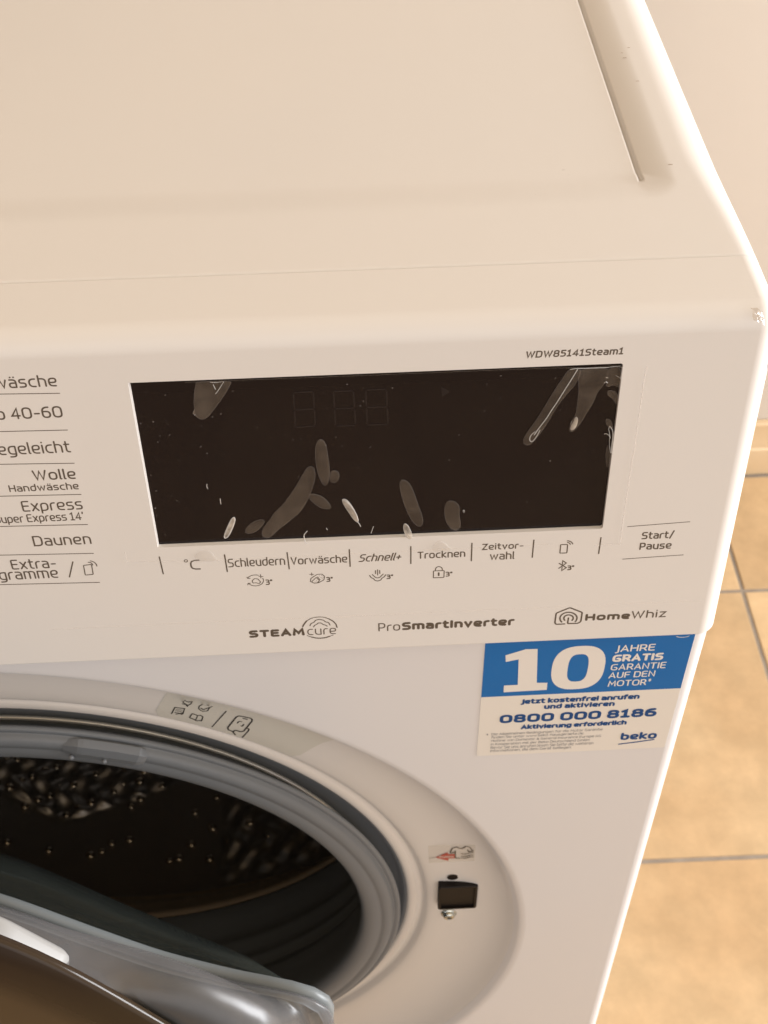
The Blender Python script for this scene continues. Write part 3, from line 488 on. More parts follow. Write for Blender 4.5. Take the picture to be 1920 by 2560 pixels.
SPECKS = [(107.7, 115.83), (113.24, 114.42), (104.42, 104.31), (108.27, 104.65), (112.33, 104.8), (106.36, 102.86), (112.62, 103.43), (122.98, 102.32), (109.58, 99.12), (112.66, 99.26), (108.64, 96.76), (121.84, 94.26), (123.48, 91.55), (128.77, 91.03), (130.97, 91.16), (114.38, 89.43), (117.73, 88.14), (104.68, 83.7), (105.51, 77.16), (110.18, 74.77), (111.67, 72.74), (112.36, 72.24), (104.33, 70.19), (104.38, 66.88), (105.95, 58.37), (113.87, 59.63), (129.38, 106.59), (126.66, 105.55), (133.82, 114.85), (144.08, 96.76), (150.91, 95.63), (153.43, 95.68), (166.24, 92.29), (175.15, 91.34), (175.02, 86.27), (146.76, 81.15), (170.99, 83.35), (200.36, 84.95), (203.23, 94.78), (211.08, 103.71), (198.97, 77.87), (164.35, 95.91), (168.62, 115.72), (173.59, 114.06), (161.3, 112.83), (172.46, 107.49), (173.46, 109.19), (162.2, 106.95), (140.07, 100.86), (148.48, 97.56), (150.68, 76.66), (151.78, 76.6), (151.77, 80.57), (211.5, 113.65), (182.44, 113.63), (184.81, 61.21), (170.99, 58.8), (233.0, 82.81), (239.17, 83.3), (241.51, 82.5), (246.56, 86.57), (243.97, 86.04), (228.88, 62.16), (227.91, 60.93), (215.89, 108.09), (232.43, 114.91), (234.83, 102.8), (215.63, 116.61), (226.47, 65.98), (239.38, 73.65)]
FILM = [(91.88, 52.49), (91.83, 48.01), (122.54, 47.04), (250.45, 46.47), (259.25, 46.72), (259.13, 65.26), (259.43, 84.77), (259.59, 99.69), (259.61, 115.11), (259.94, 118.69), (252.76, 118.43)]
FILM_MARKS = {'blister': [(117.25, 51.72), (120.0, 52.02), (121.11, 49.67), (122.38, 47.19), (120.12, 46.81), (116.06, 47.19), (114.23, 49.14), (115.74, 50.43)], 'streaks': [(197.34, 52.16), (199.97, 49.92), (202.12, 46.64), (197.92, 46.53), (194.76, 47.06), (195.53, 50.18)]}
STICKER = {'outer': [(214.65, 710.71), (293.01, 712.32), (293.82, 634.09), (215.91, 632.36)], 'split': [(215.25, 674.4), (293.52, 676.19)]}
DISH = {'film': [(89.33, 658.09), (86.05, 654.2), (83.49, 650.22), (83.88, 647.89), (95.85, 638.62), (110.02, 629.59), (124.46, 619.08), (138.88, 609.24), (141.09, 610.95), (145.23, 619.2), (150.48, 654.09)], 'maxfilm': [(197.79, 524.44), (220.04, 532.98), (220.73, 512.54), (198.59, 506.04)], 'arrow': [(201.7, 512.43), (207.61, 517.91), (207.83, 516.07), (210.87, 516.74), (211.22, 512.26), (208.2, 511.66), (208.02, 509.04)], 'hole': [(210.74, 492.1), (208.27, 491.96), (213.33, 492.81), (210.67, 494.65), (210.82, 489.34)], 'lock': [(204.14, 479.25), (224.04, 485.73), (224.23, 459.64), (204.62, 454.26)], 'notch': [(220.7, 474.94), (224.04, 477.41), (224.04, 468.72), (221.0, 466.8)], 'screw': [(210.87, 448.28), (206.63, 449.17), (214.81, 450.39)]}
DRUM_DIMPLES = [(-26.51, 0.2589), (-24.65, 0.2614), (-17.5, 0.2597), (-21.55, 0.2481), (-23.21, 0.2441), (-25.12, 0.2364), (-12.32, 0.253), (-10.32, 0.2564), (-8.56, 0.2645), (-14.04, 0.2455), (-16.27, 0.2418), (-17.95, 0.2341), (-19.85, 0.2296), (-21.9, 0.2223), (-5.11, 0.2487), (-9.03, 0.2381), (-6.61, 0.2411), (-2.21, 0.2506), (1.99, 0.2455), (-1.75, 0.2347), (-10.49, 0.231), (-12.53, 0.2257), (-3.28, 0.2281), (-14.51, 0.2191), (-13.42, 0.268), (-5.45, 0.2641), (-1.54, 0.2596), (-19.46, 0.2557), (-15.91, 0.2669), (12.43, 0.2296), (8.52, 0.2188), (12.0, 0.2034), (8.19, 0.1922), (4.5, 0.1806), (6.12, 0.1818), (11.74, 0.178), (-2.95, 0.1998), (-5.98, 0.1967), (-7.57, 0.1902), (-9.47, 0.1868), (-16.66, 0.1885), (-23.87, 0.1912), (15.45, 0.1897), (18.76, 0.1754), (19.01, 0.2019), (22.76, 0.1875), (19.32, 0.2015), (26.03, 0.1727), (18.95, 0.1749)]
# ------------------------------------------------------------------ THE ROOM
def box_bm(bm, x0, x1, y0, y1, z0, z1):
    v = [bm.verts.new(p) for p in ((x0,y0,z0),(x1,y0,z0),(x1,y1,z0),(x0,y1,z0),(x0,y0,z1),(x1,y0,z1),(x1,y1,z1),(x0,y1,z1))]
    return [bm.faces.new([v[i] for i in f]) for f in ((0,3,2,1),(4,5,6,7),(0,1,5,4),(1,2,6,5),(2,3,7,6),(3,0,4,7))]
WALL_Y = 0.782
bm = bmesh.new(); box_bm(bm, -2.4, 3.2, -2.6, WALL_Y+.1, -.06, -.0015); floor = from_bm('floor', bm, M_GROUT, kind='structure')
bm = bmesh.new(); box_bm(bm, -2.4, 3.2, WALL_Y, WALL_Y+.1, -.003, 2.6); wall = from_bm('wall', bm, M_WALL, kind='structure')
TS = 0.3194; JX, JY = 0.5904, 0.2768; ROT = -0.0069; J = .0022
cr_, sr_ = math.cos(ROT), math.sin(ROT)
bm = bmesh.new(); box_bm(bm, J, TS-J, J, TS-J, -.006, 0.0)
bmesh.ops.bevel(bm, geom=[e for e in bm.edges if all(v.co.z > -.001 for v in e.verts)], offset=.0012, segments=2, profile=.5, affect='EDGES')
bmesh.ops.recalc_face_normals(bm, faces=bm.faces); tile_me = bpy.data.meshes.new('floor_tile'); bm.to_mesh(tile_me); bm.free(); tile_me.materials.append(M_TILE)
for i in range(-9, 6):
    for j in range(-6, 2):
        o = bpy.data.objects.new('floor_tile', tile_me); u, v = JX + i*TS, JY + j*TS
        if j == 1:   # cut row against the wall
            me = tile_me.copy(); o.data = me
            for q in me.vertices: q.co.y = min(q.co.y, WALL_Y - .012 - v)
        o.location = (u*cr_ - v*sr_, u*sr_ + v*cr_, random.uniform(-.0003, .0002)); o.rotation_euler[2] = ROT
        COL.objects.link(o); o.parent = floor
skirt = bpy.data.objects.new('skirting', None); COL.objects.link(skirt); skirt.location = (0, WALL_Y, 0)
skirt['label'] = 'tan tiled skirting along the foot of the cream wall'; skirt['category'] = 'skirting board'
bm = bmesh.new(); f_ = [(-.0005,.0002),(-.0105,.0002),(-.0105,.040),(-.0085,.042),(-.0085,.0785),(-.0065,.081),(-.0005,.081)]
vs0 = [bm.verts.new((J/2, y, z)) for y, z in f_]; vs1 = [bm.verts.new((TS-J/2, y, z)) for y, z in f_]
bm.faces.new(vs0); bm.faces.new(vs1[::-1])
for k in range(len(f_)): bm.faces.new((vs0[k], vs0[(k+1) % len(f_)], vs1[(k+1) % len(f_)], vs1[k]))
bmesh.ops.recalc_face_normals(bm, faces=bm.faces); sk = bpy.data.meshes.new('skirting_tile'); bm.to_mesh(sk); bm.free(); sk.materials.append(M_SKIRT)
for i in range(-9, 7):
    o = bpy.data.objects.new('skirting_tile', sk); o.location = (JX + .11 + i*TS, -.0005, 0); COL.objects.link(o); o.parent = skirt
# ------------------------------------------------------------------ THE WASHING MACHINE
wm = bpy.data.objects.new('washing_machine', None); COL.objects.link(wm)
wm['label'] = 'white front loading washing machine with its round door ajar and a black display'; wm['category'] = 'washing machine'
# cabinet: sides, back and underside
bm = bmesh.new(); box_bm(bm, -.2985, .2985, .012, .60, .012, .835)
fr = [f for f in bm.faces if f.normal.y < -.5 or all(abs(v.co.y-.012) < 1e-6 for v in f.verts)]; bmesh.ops.delete(bm, geom=fr, context='FACES')
bmesh.ops.bevel(bm, geom=[e for e in bm.edges if abs(e.verts[0].co.z-e.verts[1].co.z) > .1 and e.verts[0].co.y > .5], offset=.006, segments=4, profile=.5, affect='EDGES')
from_bm('cabinet', bm, M_BODY, wm, True, wn=True)
for sxn in (-1, 1):
    for yy_ in (.05, .55):
        bm = bmesh.new(); bmesh.ops.create_cone(bm, cap_ends=True, segments=24, radius1=.022, radius2=.018, depth=.018, matrix=Matrix.Translation((sxn*.26, yy_, .009))); from_bm('foot', bm, M_BLKPL, wm)
# front sheet with round opening
def front_sheet():
    N = 320; z0, z1 = .014, GAP_Z - .0022; xr = .2935
    angs = sorted(set([2*math.pi*i/N for i in range(N)] + [math.atan2(x, z - ZC) % (2*math.pi) for x in (-xr, xr) for z in (z0, z1)]))
    vs, fs = [], []; n = len(angs)
    rim = [(.2475, 0), (.2458, .00012), (.2444, .0005), (.2436, .0011), (.2429, .0018), (.2422, .0026), (.2414, .0034)]
    for a in angs:
        s, c = math.sin(a), math.cos(a)
        t = min([(xr/abs(s)) if abs(s) > 1e-9 else 9, ((z1-ZC)/c if c > 1e-9 else (z0-ZC)/c if c < -1e-9 else 9)])
        vs.append((t*s, 0, ZC + t*c))
        vs.append((.62*t*s+.38*.2475*s, 0, ZC + (.62*t+.38*.2475)*c)); 
        for r, y in rim: vs.append((r*s, y, ZC + r*c))
    m = 2 + len(rim)
    for i in range(n):
        for k in range(m-1):
            a, b = i*m+k, ((i+1) % n)*m+k
            fs.append((a, a+1, b+1, b))
    # top lip curls back under the control panel; sides curl round
    def strip(prof, horiz):
        o = len(vs)
        for y, d in prof:
            if horiz: vs.extend([(-xr, y, z1+d), (xr, y, z1+d)])
            else: vs.extend([(xr+d, y, z0), (xr+d, y, z1+.0)])
        for k in range(len(prof)-1): fs.append((o+2*k, o+2*k+1, o+2*k+3, o+2*k+2))
        return
    R6 = .0060
    arc_ = [(R6*(1-math.cos(t)), R6*math.sin(t)) for t in [math.pi/2*k/7 for k in range(8)]]
    strip([(y, d) for y, d in arc_] + [(.03, R6)], False)
    o = len(vs)
    for y, d in [(y, d) for y, d in arc_] + [(.03, R6)]: vs.extend([(-xr-d, y, z0), (-xr-d, y, z1)])
    for k in range(8): fs.append((o+2*k+2, o+2*k+3, o+2*k+1, o+2*k))
    lip = [(.0012*(1-math.cos(t)), .0012*math.sin(t)) for t in [math.pi/2*k/3 for k in range(4)]] + [(.012, .0012)]
    strip(lip, True)
    o = len(vs)                                     # corner of the lip
    for y, d in lip: vs.extend([(xr, y, z1+d), (xr+.0052, y+.004, z1+d)])
    for k in range(len(lip)-1): fs.append((o+2*k, o+2*k+1, o+2*k+3, o+2*k+2))
    return vs, fs
vs, fs = front_sheet(); fp = obj('front_panel', vs, fs, M_BODY, wm, True)
bm = bmesh.new(); bm.from_mesh(fp.data); bmesh.ops.remove_doubles(bm, verts=bm.verts, dist=2e-6); bmesh.ops.recalc_face_normals(bm, faces=bm.faces)
bm.to_mesh(fp.data); bm.free(); md = fp.modifiers.new('weighted', 'WEIGHTED_NORMAL'); md.weight = 100; md.keep_sharp = True
# control panel block
def control_panel():
    bm = bmesh.new(); zt = TOP_Z
    yb = -.004; yt = yb + (zt-GAP_Z)*STL/CT
    prof = [(yb, GAP_Z), (yt, zt), (LID_Y-.0002, zt), (LID_Y-.0002, zt-.03), (.030, GAP_Z)]
    a = [bm.verts.new((-.2995, y, z)) for y, z in prof]; b = [bm.verts.new((.2998, y, z)) for y, z in prof]
    bm.faces.new(a[::-1]); bm.faces.new(b); ed = {}
    for k in range(5): bm.faces.new((a[k], a[(k+1) % 5], b[(k+1) % 5], b[k]))
    bm.normal_update(); bm.verts.ensure_lookup_table()
    def E(p, q): return bm.edges.get((p, q))
    bmesh.ops.bevel(bm, geom=[E(a[0],a[1]), E(b[0],b[1]), E(a[1],b[1]), E(a[1],a[2]), E(b[1],b[2])], offset=.0072, segments=7, profile=.5, affect='EDGES')
    es = [e for e in bm.edges if all(abs(v.co.z-GAP_Z) < 1e-5 and v.co.y < .01 for v in e.verts)]
    bmesh.ops.bevel(bm, geom=es, offset=.0009, segments=2, profile=.5, affect='EDGES')
    return from_bm('control_panel', bm, M_WHITE, wm, True)
cp = control_panel()
WIN = [(102.9, 53.7), (252.6, 53.7), (252.6, 120.1), (102.9, 120.1)]
def cutter():
    wv = [on_panel(a+(.55 if a < 150 else 0), b+(.25 if b < 80 else 0), -.0018) for a, b in WIN] + [on_panel(a-(1.222 if a < 150 else 0), b-(.555 if b < 80 else 0), .004) for a, b in WIN]
    return obj('cutter', wv, [(3,2,1,0), (4,5,6,7), (0,1,5,4), (1,2,6,5), (2,3,7,6), (3,0,4,7)], M_WHITE)
cu = cutter(); bm = bmesh.new(); bm.from_mesh(cu.data); bmesh.ops.bevel(bm, geom=[e for e in bm.edges if (Vector(on_panel(0,0,.004))-Vector(on_panel(0,0,-.0013))).normalized().dot((e.verts[1].co-e.verts[0].co).normalized()).__abs__() > .99], offset=.0008, segments=3, profile=.5, affect='EDGES'); bmesh.ops.recalc_face_normals(bm, faces=bm.faces); bm.to_mesh(cu.data); bm.free()
md = cp.modifiers.new('window', 'BOOLEAN'); md.object = cu; md.operation = 'DIFFERENCE'; md.solver = 'EXACT'
bpy.context.view_layer.update(); dg = bpy.context.evaluated_depsgraph_get()
nm = bpy.data.meshes.new_from_object(cp.evaluated_get(dg)); cp.modifiers.clear(); cp.data = nm; bpy.data.objects.remove(cu)
nm.polygons.foreach_set('use_smooth', [True]*len(nm.polygons)); nm.set_sharp_from_angle(angle=math.radians(40))
md = cp.modifiers.new('weighted', 'WEIGHTED_NORMAL'); md.keep_sharp = True; md.weight = 100
# display glass sunk in the window
disp = obj('display', [on_panel(a, b, -DISP_DEPTH) for a, b in ((102.4,53.2),(253.1,53.2),(253.1,120.6),(102.4,120.6))] + [on_panel(a, b, -DISP_DEPTH-.0003) for a, b in ((102.4,53.2),(253.1,53.2),(253.1,120.6),(102.4,120.6))], [(0,1,2,3),(7,6,5,4),(0,4,5,1),(1,5,6,2),(2,6,7,3),(3,7,4,0)], M_BLACK, wm)
# lid: border, sloped recess edge, rounded right edge
def lid():
    xs = [-.30,-.2996,-.299,-.298,-.2965,-.295,-.2925,-.29,-.286,-.281,-.276,-.2705,-.2698,-.25,-.2,-.1,0,.05,.1,.15,.2,.24,.26,.265] + [.268+.00075*k for k in range(20)] + [.284,.286] + [.2998-.0138*(1-math.sin(math.pi/2*k/20)) for k in range(1, 21)] + [.30]
    ys = [LID_Y+.0002, LID_Y+.0006, LID_Y+.0016, .05, .06, .068] + [.0705+.00075*k for k in range(30)] + [.095,.10,.15,.2,.25,.3,.35,.4,.45,.5,.54,.56,.57,.59,.60]
    def H(x, y, last):
        h = TOP_Z
        b_ = max(0, min(1, (y-LID_Y)/.07)); b_ = b_*b_*(3-2*b_); R_ = .0072 + .0067*b_      # the lid edge meets the panel flush, then softens
        t = (abs(x)-(.2998-R_))/R_ if abs(x) > .2998-R_ else 0
        if t > 0: t = min(t, 1); h -= (.0072 + .0025*b_)*(1-math.sqrt(1-t*t))
        if last: h = TOP_Z - .016
        ax = abs(x); r0 = .013; dx = .2812 - ax; dy0 = y - .0712; dy1 = .565 - y
        if dx > 0 and dy0 > 0 and dy1 > 0:
            dy = min(dy0, dy1)
            d = min(dx, dy) if (dx > r0 or dy > r0) else r0 - math.hypot(r0-dx, r0-dy)
            d = max(0, d); k_ = max(0, min(1, (dy0-dx)/.010)); s = min(1, d/(.0108*k_+.0200*(1-k_))); s = (s**1.5)*k_ + s*s*(3-2*s)*(1-k_); h -= .0023*s
            if .0108 < d < .0116 and dx < dy0 - .0035: h -= .0030
        if y < LID_Y+.0005: h -= .0009
        return h
    vs = [(x, y, H(x, y, i == len(xs)-1 or i == 0)) for y in ys for i, x in enumerate(xs)]; n = len(xs)
    # keep the rounding concentric at the right edge by dropping the last column straight down
    fs = [(j*n+i, j*n+i+1, (j+1)*n+i+1, (j+1)*n+i) for j in range(len(ys)-1) for i in range(n-1)]
    o = len(vs)
    for i, x in enumerate(xs): vs.append((x, LID_Y+.0002, TOP_Z-.012))
    for i in range(n-1): fs.append((o+i, o+i+1, i+1, i))
    return obj('lid', vs, fs, M_LID, wm, True)
lid()
# ------------------------------------------------------------------ lettering and symbols
sticker_root = None
def plate(name, corners, m, parent, h0, h1, rad=1.2):
    q = rounded(corners, rad, True, 4); n = len(q); f = on_body
    vs = [f(a, b, h0) for a, b in q] + [f(a, b, h1) for a, b in q]
    return obj(name, vs, [tuple(range(n, 2*n))] + [(i, (i+1) % n, n+(i+1) % n, n+i) for i in range(n)], m, parent)
so = STICKER['outer']; sp_ = STICKER['split']
x0s, x1s = (so[0][0]+so[3][0])/2, (so[1][0]+so[2][0])/2; zt_, zb_ = (so[0][1]+so[1][1])/2, (so[2][1]+so[3][1])/2; zm_ = (sp_[0][1]+sp_[1][1])/2
st = plate('warranty_sticker', [(x0s, zb_), (x1s, zb_), (x1s, zt_), (x0s, zt_)], M_STICK, wm, .00002, .00016)
st['label'] = 'blue and cream sticker with a big white number ten'
def flatb(name, pts, m, h): return obj(name, [on_body(a, b, h) for a, b in pts], [tuple(range(len(pts)))], m, st)
flatb('blue_field', rounded([(x0s+.05, zm_), (x1s-.05, zm_), (x1s-.05, zt_-.05), (x0s+.05, zt_-.05)], [0, 0, 1.1, 1.1], True, 4), M_BLUE, .00019)
flatb('printed_digit', SHAPES['one'][1], M_STICKW, .00023)
zx0, zx1, zy0, zy1, ix0, ix1, iy0, iy1 = SHAPES['zero'][1]
def superell(x0, x1, y0, y1, n=72, e=2.6):
    cx, cy, rx, ry = (x0+x1)/2, (y0+y1)/2, (x1-x0)/2, (y1-y0)/2; o = []
    for k in range(n):
        t = 2*math.pi*k/n; c, s = math.cos(t), math.sin(t); o.append((cx+rx*math.copysign(abs(c)**(2/e), c), cy+ry*math.copysign(abs(s)**(2/e), s)))
    return o
A_, B_ = superell(zx0, zx1, zy0, zy1), superell(ix0, ix1, iy0, iy1, e=3.0)
obj('printed_digit', [on_body(a, b, .00023) for a, b in A_+B_], [(i, (i+1) % 72, 72+(i+1) % 72, 72+i) for i in range(72)], M_STICKW, st)
bub_ = [on_body(288.8+2.2*math.cos(t), 708.8+1.0*math.sin(t), .00024) for t in [math.pi*(1.1+.8*k/8) for k in range(9)]]
V_, F_ = [], []; ribbon([(288.8+2.4*math.cos(t), 709.2+1.0*math.sin(t)) for t in [math.pi*(1.1+.8*k/8) for k in range(9)]], .45, False, V_, F_, on_body, 2.4e-4, 8e-5); obj('sticker_wrinkle', V_, F_, M_WRINK, st)
for t in TEXTS:
    surf, s, sub, xl, xr, vb, vt, w, sh, kind = t
    parent = cp if surf == 'P' else st
    o = set_text('printed_word', parent, surf, s, sub, xl, xr, vb, vt, w, sh, kind)
    if surf == 'B':
        for v in o.data.vertices: v.co.y -= .00022
# guide sticker and load sticker lie on the dish-shaped surround
sur_parent = None
def polar_patch(name, a0, a1, r0, r1, m, parent, h, n=40, k=10, rc=.004):
    vs, fs = [], []
    for i in range(n+1):
        t = math.radians(a0 + (a1-a0)*i/n)
        edge = min(i, n-i)/n*math.radians(a1-a0)*r0
        rs = r0 + (rc - math.sqrt(max(0, rc*rc-(rc-min(edge, rc))**2)) if edge < rc else 0)
        for j in range(k+1):
            r = rs + (r1-rs)*j/k; x, z = r*math.sin(t), ZC + r*math.cos(t); vs.append((x, dish_y(x, z)-h, z))
    for i in range(n):
        for j in range(k): a = i*(k+1)+j; fs.append((a, a+1, a+k+2, a+k+1))
    return obj(name, vs, fs, m, parent, True)
gs = polar_patch('guide_sticker', 24.2, 43.6, .2003, .2340, M_CARE, wm, .0002); gs['label'] = 'pale grey curved sticker with small line symbols on the door surround'
ls = bpy.data.objects.new('load_sticker', None)
mp = rounded(DISH['maxfilm'], 1, True)
ls = obj('load_sticker', [on_dish(a, b, .0002) for a, b in mp], [tuple(range(len(mp)))], M_CARE if False else clear_mat('clear_sticker', (.96, .955, .94), .3, .01, .05, (.9, .85, .78)), wm)
ls['label'] = 'clear sticker with a red arrow and a shirt outline on the door surround'
obj('printed_arrow', [on_dish(a, b, .00035) for a, b in DISH['arrow']], [(0,1,2),(0,2,5),(0,5,6),(2,3,4,5)], M_RED, ls)
groups = []
for surf, kind, g, w, closed, pts in STROKES:
    if g in ('line',) or not groups or groups[-1][0] != (surf, kind, g) or (g == 'digit' and len(groups[-1][1]) >= 7) : groups.append([(surf, kind, g), []])
    groups[-1][1].append((w, closed, pts))
NAMES = {'line': 'printed_line', 'degree': 'printed_degree_sign', 'digit': 'display_digit', 'underline': 'printed_line', 'bar': 'printed_line', 'thin': 'printed_line', 'max': 'printed_word', 'house': 'printed_emblem', 'logo': 'printed_emblem'}
for (surf, kind, g), L_ in groups:
    f = SURF['S' if kind == 'ghost' else surf]; V, F = [], []; base = {'P': 3e-5, 'B': 2.4e-4, 'D': 3.2e-4}[surf]
    if kind == 'white' and surf == 'D': base = 4.6e-4
    for w, closed, pts in L_:
        q = pts
        if len(pts) > 2 and surf != 'S' and g not in ('bluetooth', 'note', 'plug'): q = rounded(pts, w*.8, bool(closed), 3)
        ribbon(q, w, bool(closed), V, F, f, base, 1.2e-5)
    par = disp if kind == 'ghost' else cp if surf == 'P' else st if surf == 'B' else (ls if g in ('shirt', 'thin', 'max') else gs)
    obj(NAMES.get(g, 'printed_symbol'), V, F, INKS[kind], par)
obj('display_symbol', [on_display(a, b, 4e-5) for a, b in SHAPES['play'][1]], [(0, 1, 2)], M_GHOST, disp)
# ------------------------------------------------------------------ protective film over display and panel
def drape(a, b, h):     # film sinks a little over the window
    inside = min(a-102.9, 252.6-a, b-53.7, 120.1-b); t = max(0, min(1, inside/2.0)); t = t*t*(3-2*t)
    return on_panel(a, b, h - t*(DISP_DEPTH-.0001))
def film():
    xs = [86.5, 90, 96, 101, 102.9, 103.5, 104.2, 105, 110, 130, 150, 170, 190, 210, 230, 245, 250.5, 251.3, 252, 252.6, 254, 256, 258, 260.5]
    vsx = [46.2, 49, 52, 53.7, 54.3, 55, 55.8, 60, 70, 80, 90, 100, 110, 115.5]
    V = []; rnd = random.Random(3)
    for j, b in enumerate(vsx):
        for i, a in enumerate(xs):
            aa = a + (0.25*math.sin(b*1.9)+.2*math.sin(b*.7) if i == len(xs)-1 else 0) ; bb = b + (.15*math.sin(a*.5) if j in (0, len(vsx)-1) else 0)
            V.append(drape(aa, bb, .00012 + rnd.uniform(0, .00002)))
    n = len(xs); F = [(j*n+i, j*n+i+1, (j+1)*n+i+1, (j+1)*n+i) for j in range(len(vsx)-1) for i in range(n-1)]
    return obj('protective_film', V, F, M_FILM, wm, True)
fl = film(); fl['label'] = 'clear peeling protective film with air bubbles over the display'
def on_film(a, b, h): return drape(a, b, h + .00016)
SURF['F'] = on_film
def edge_line(pts, w, m=None, jit=.12, name='film_edge'):
    V, F = [], []; q = []
    for k in range(len(pts)-1):
        n = max(2, int(math.hypot(pts[k+1][0]-pts[k][0], pts[k+1][1]-pts[k][1])/1.2))
        for i in range(n): t = i/n; q.append((pts[k][0]*(1-t)+pts[k+1][0]*t+random.uniform(-jit, jit), pts[k][1]*(1-t)+pts[k+1][1]*t+random.uniform(-jit, jit)))
    q.append(pts[-1]); ribbon(q, w, False, V, F, on_film, 3e-5, 7e-5); return obj(name, V, F, m or M_FEDGE, fl)
FR = FILM[3:]   # right-hand edge from below the window up to its top corner
edge_line([FR[1], FR[2], FR[3], FR[4], FR[5], FR[6]], .30)
edge_line([FR[0], FR[1]], .22)
edge_line([FILM[0], FILM[1], FILM[2]], .16, jit=.04)
edge_line([(110, 46.6), (160, 47.4), (200, 47.6), (236, 47.9)], .10, jit=.03)
edge_line([(60, 17.6), (120, 17.8), (200, 17.7), (292, 17.9)], .10, jit=.03)
edge_line([(120, 119.3), (170, 119.2), (215, 119.3), (232, 119.0), (242, 118.2), (252, 119.2)], .22, m=M_WRINKD, jit=.1)
def bubble(name, pts, m, hgt):
    q = smooth_curve(pts, True, 2); cx = sum(p[0] for p in q)/len(q); cy = sum(p[1] for p in q)/len(q); V, F = [], []; n = len(q)
    rings = [(1.0, 0), (.97, .45), (.88, .75), (.6, 1.0), (.25, 1.0)]
    # inset towards a spine rather than one centre so long bubbles stay long
    ux = max(q, key=lambda p: (p[0]-cx)**2+(p[1]-cy)**2); L = math.hypot(ux[0]-cx, ux[1]-cy); d = ((ux[0]-cx)/L, (ux[1]-cy)/L)
    for k, (s, t) in enumerate(rings):
        for x, y in q:
            l = (x-cx)*d[0]+(y-cy)*d[1]; l = max(-L*.72, min(L*.72, l)); sx2, sy2 = cx+d[0]*l, cy+d[1]*l
            V.append(on_film(sx2+(x-sx2)*s, sy2+(y-sy2)*s, 4e-5 + t*hgt))
    for k in range(len(rings)-1):
        for i in range(n): F.append((k*n+i, k*n+(i+1) % n, (k+1)*n+(i+1) % n, (k+1)*n+i))
    o = obj(name, V, F, m, fl, True)
    k0 = (len(rings)-1)*n; me = o.data
    V2 = [v.co.copy() for v in me.vertices]; F2 = [tuple(p.vertices) for p in me.polygons] + [tuple(range(k0, k0+n))]
    me.clear_geometry(); me.from_pydata(V2, [], F2); me.polygons.foreach_set('use_smooth', [True]*len(me.polygons)); me.update()
    return o
for nme, pts in BUBBLES.items():
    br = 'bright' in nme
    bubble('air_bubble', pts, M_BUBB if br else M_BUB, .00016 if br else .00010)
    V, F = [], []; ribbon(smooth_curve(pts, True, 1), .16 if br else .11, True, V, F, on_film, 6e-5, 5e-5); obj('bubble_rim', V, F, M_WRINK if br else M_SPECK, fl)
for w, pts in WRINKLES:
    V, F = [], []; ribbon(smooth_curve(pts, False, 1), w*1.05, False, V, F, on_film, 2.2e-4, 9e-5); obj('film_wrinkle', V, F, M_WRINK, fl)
V, F = [], []
for a, b in SPECKS:
    r = random.uniform(.12, .3); n = 7; o = len(V); V.append(on_film(a, b, 1.0e-4))
    for k in range(n): t = 2*math.pi*k/n; V.append(on_film(a+r*math.cos(t)*random.uniform(.7, 1.3), b+r*math.sin(t)*random.uniform(.7, 1.3), 5e-5))
    F += [(o, o+1+k, o+1+(k+1) % n) for k in range(n)]
for _ in range(70):
    a, b = random.uniform(105, 250), random.uniform(56, 117); r = random.uniform(.04, .11); o = len(V); V.append(on_film(a, b, 9e-5))
    for k in range(5): t = 2*math.pi*k/5; V.append(on_film(a+r*math.cos(t), b+r*math.sin(t), 5e-5))
    F += [(o, o+1+k, o+1+(k+1) % 5) for k in range(5)]
obj('dust', V, F, M_SPECK, fl, kind='stuff')
for k_, pts in FILM_MARKS.items(): bubble('film_lift', pts, M_WRINKD, .0002)
q_ = [(122.2+.5*math.cos(2*math.pi*k/12), 48.9+.5*math.sin(2*math.pi*k/12)) for k in range(12)]
# scrap of clear tape at the top right corner
V, F = [], []
for j in range(5):
    for i in range(5):
        V.append((.2888+.0036*i/4+random.uniform(-.0003,.0003), .0125-.0042*j/4+random.uniform(-.0003,.0003), .8500 - (.0015*(j/4)**2 if j else 0) - .0030*max(0, (i-1)/4)**2 + .0004 + random.uniform(0, .0006)))
F = [(j*5+i, j*5+i+1, (j+1)*5+i+1, (j+1)*5+i) for j in range(4) for i in range(4)]
tp = obj('tape_scrap', V, F, clear_mat('crumpled_tape', (.86, .82, .78), .2, .15, .1, (.6, .55, .5), bump=(900, .8, .0006)), wm)
# ------------------------------------------------------------------ surround, gasket, drum
prof = DISH_PROFILE[:]
fine = []
for (a, b) in zip(prof[:-1], prof[1:]):
    for k in range(3): t = k/3; fine.append((a[0]*(1-t)+b[0]*t, a[1]*(1-t)+b[1]*t))
fine.append(prof[-1]); fine[0] = (.2425, .0018)
surr = lathe('door_surround', smooth_curve([(.2424, .0026), (.2412, .0037)] + [q for q in prof if q[0] < .2405], False, 3), M_SURR, wm, 320)
GP = [(.1885,.0235),(.1865,.0243),(.1845,.0275),(.1800,.0292),(.1762,.0296),(.1742,.0306),(.1708,.0306),(.1700,.0290),(.1722,.0262),(.1765,.0230),(.1810,.0202),(.1836,.0184),(.1843,.0170),(.1834,.0158),(.1820,.0158),(.1808,.0166),(.1803,.0150),(.1792,.0134),(.1772,.0126),(.1752,.0128),(.1742,.0133),(.1725,.0128),(.1695,.0126),(.1665,.0134),(.1645,.0152),(.1634,.0182),(.1638,.022),(.166,.030),(.170,.040),(.172,.050),(.178,.054),(.176,.062),(.181,.067),(.180,.078),(.185,.083),(.186,.100),(.189,.108)]
gk = lathe('door_gasket', smooth_curve(GP, False, 1), M_GASK, wm, 384)
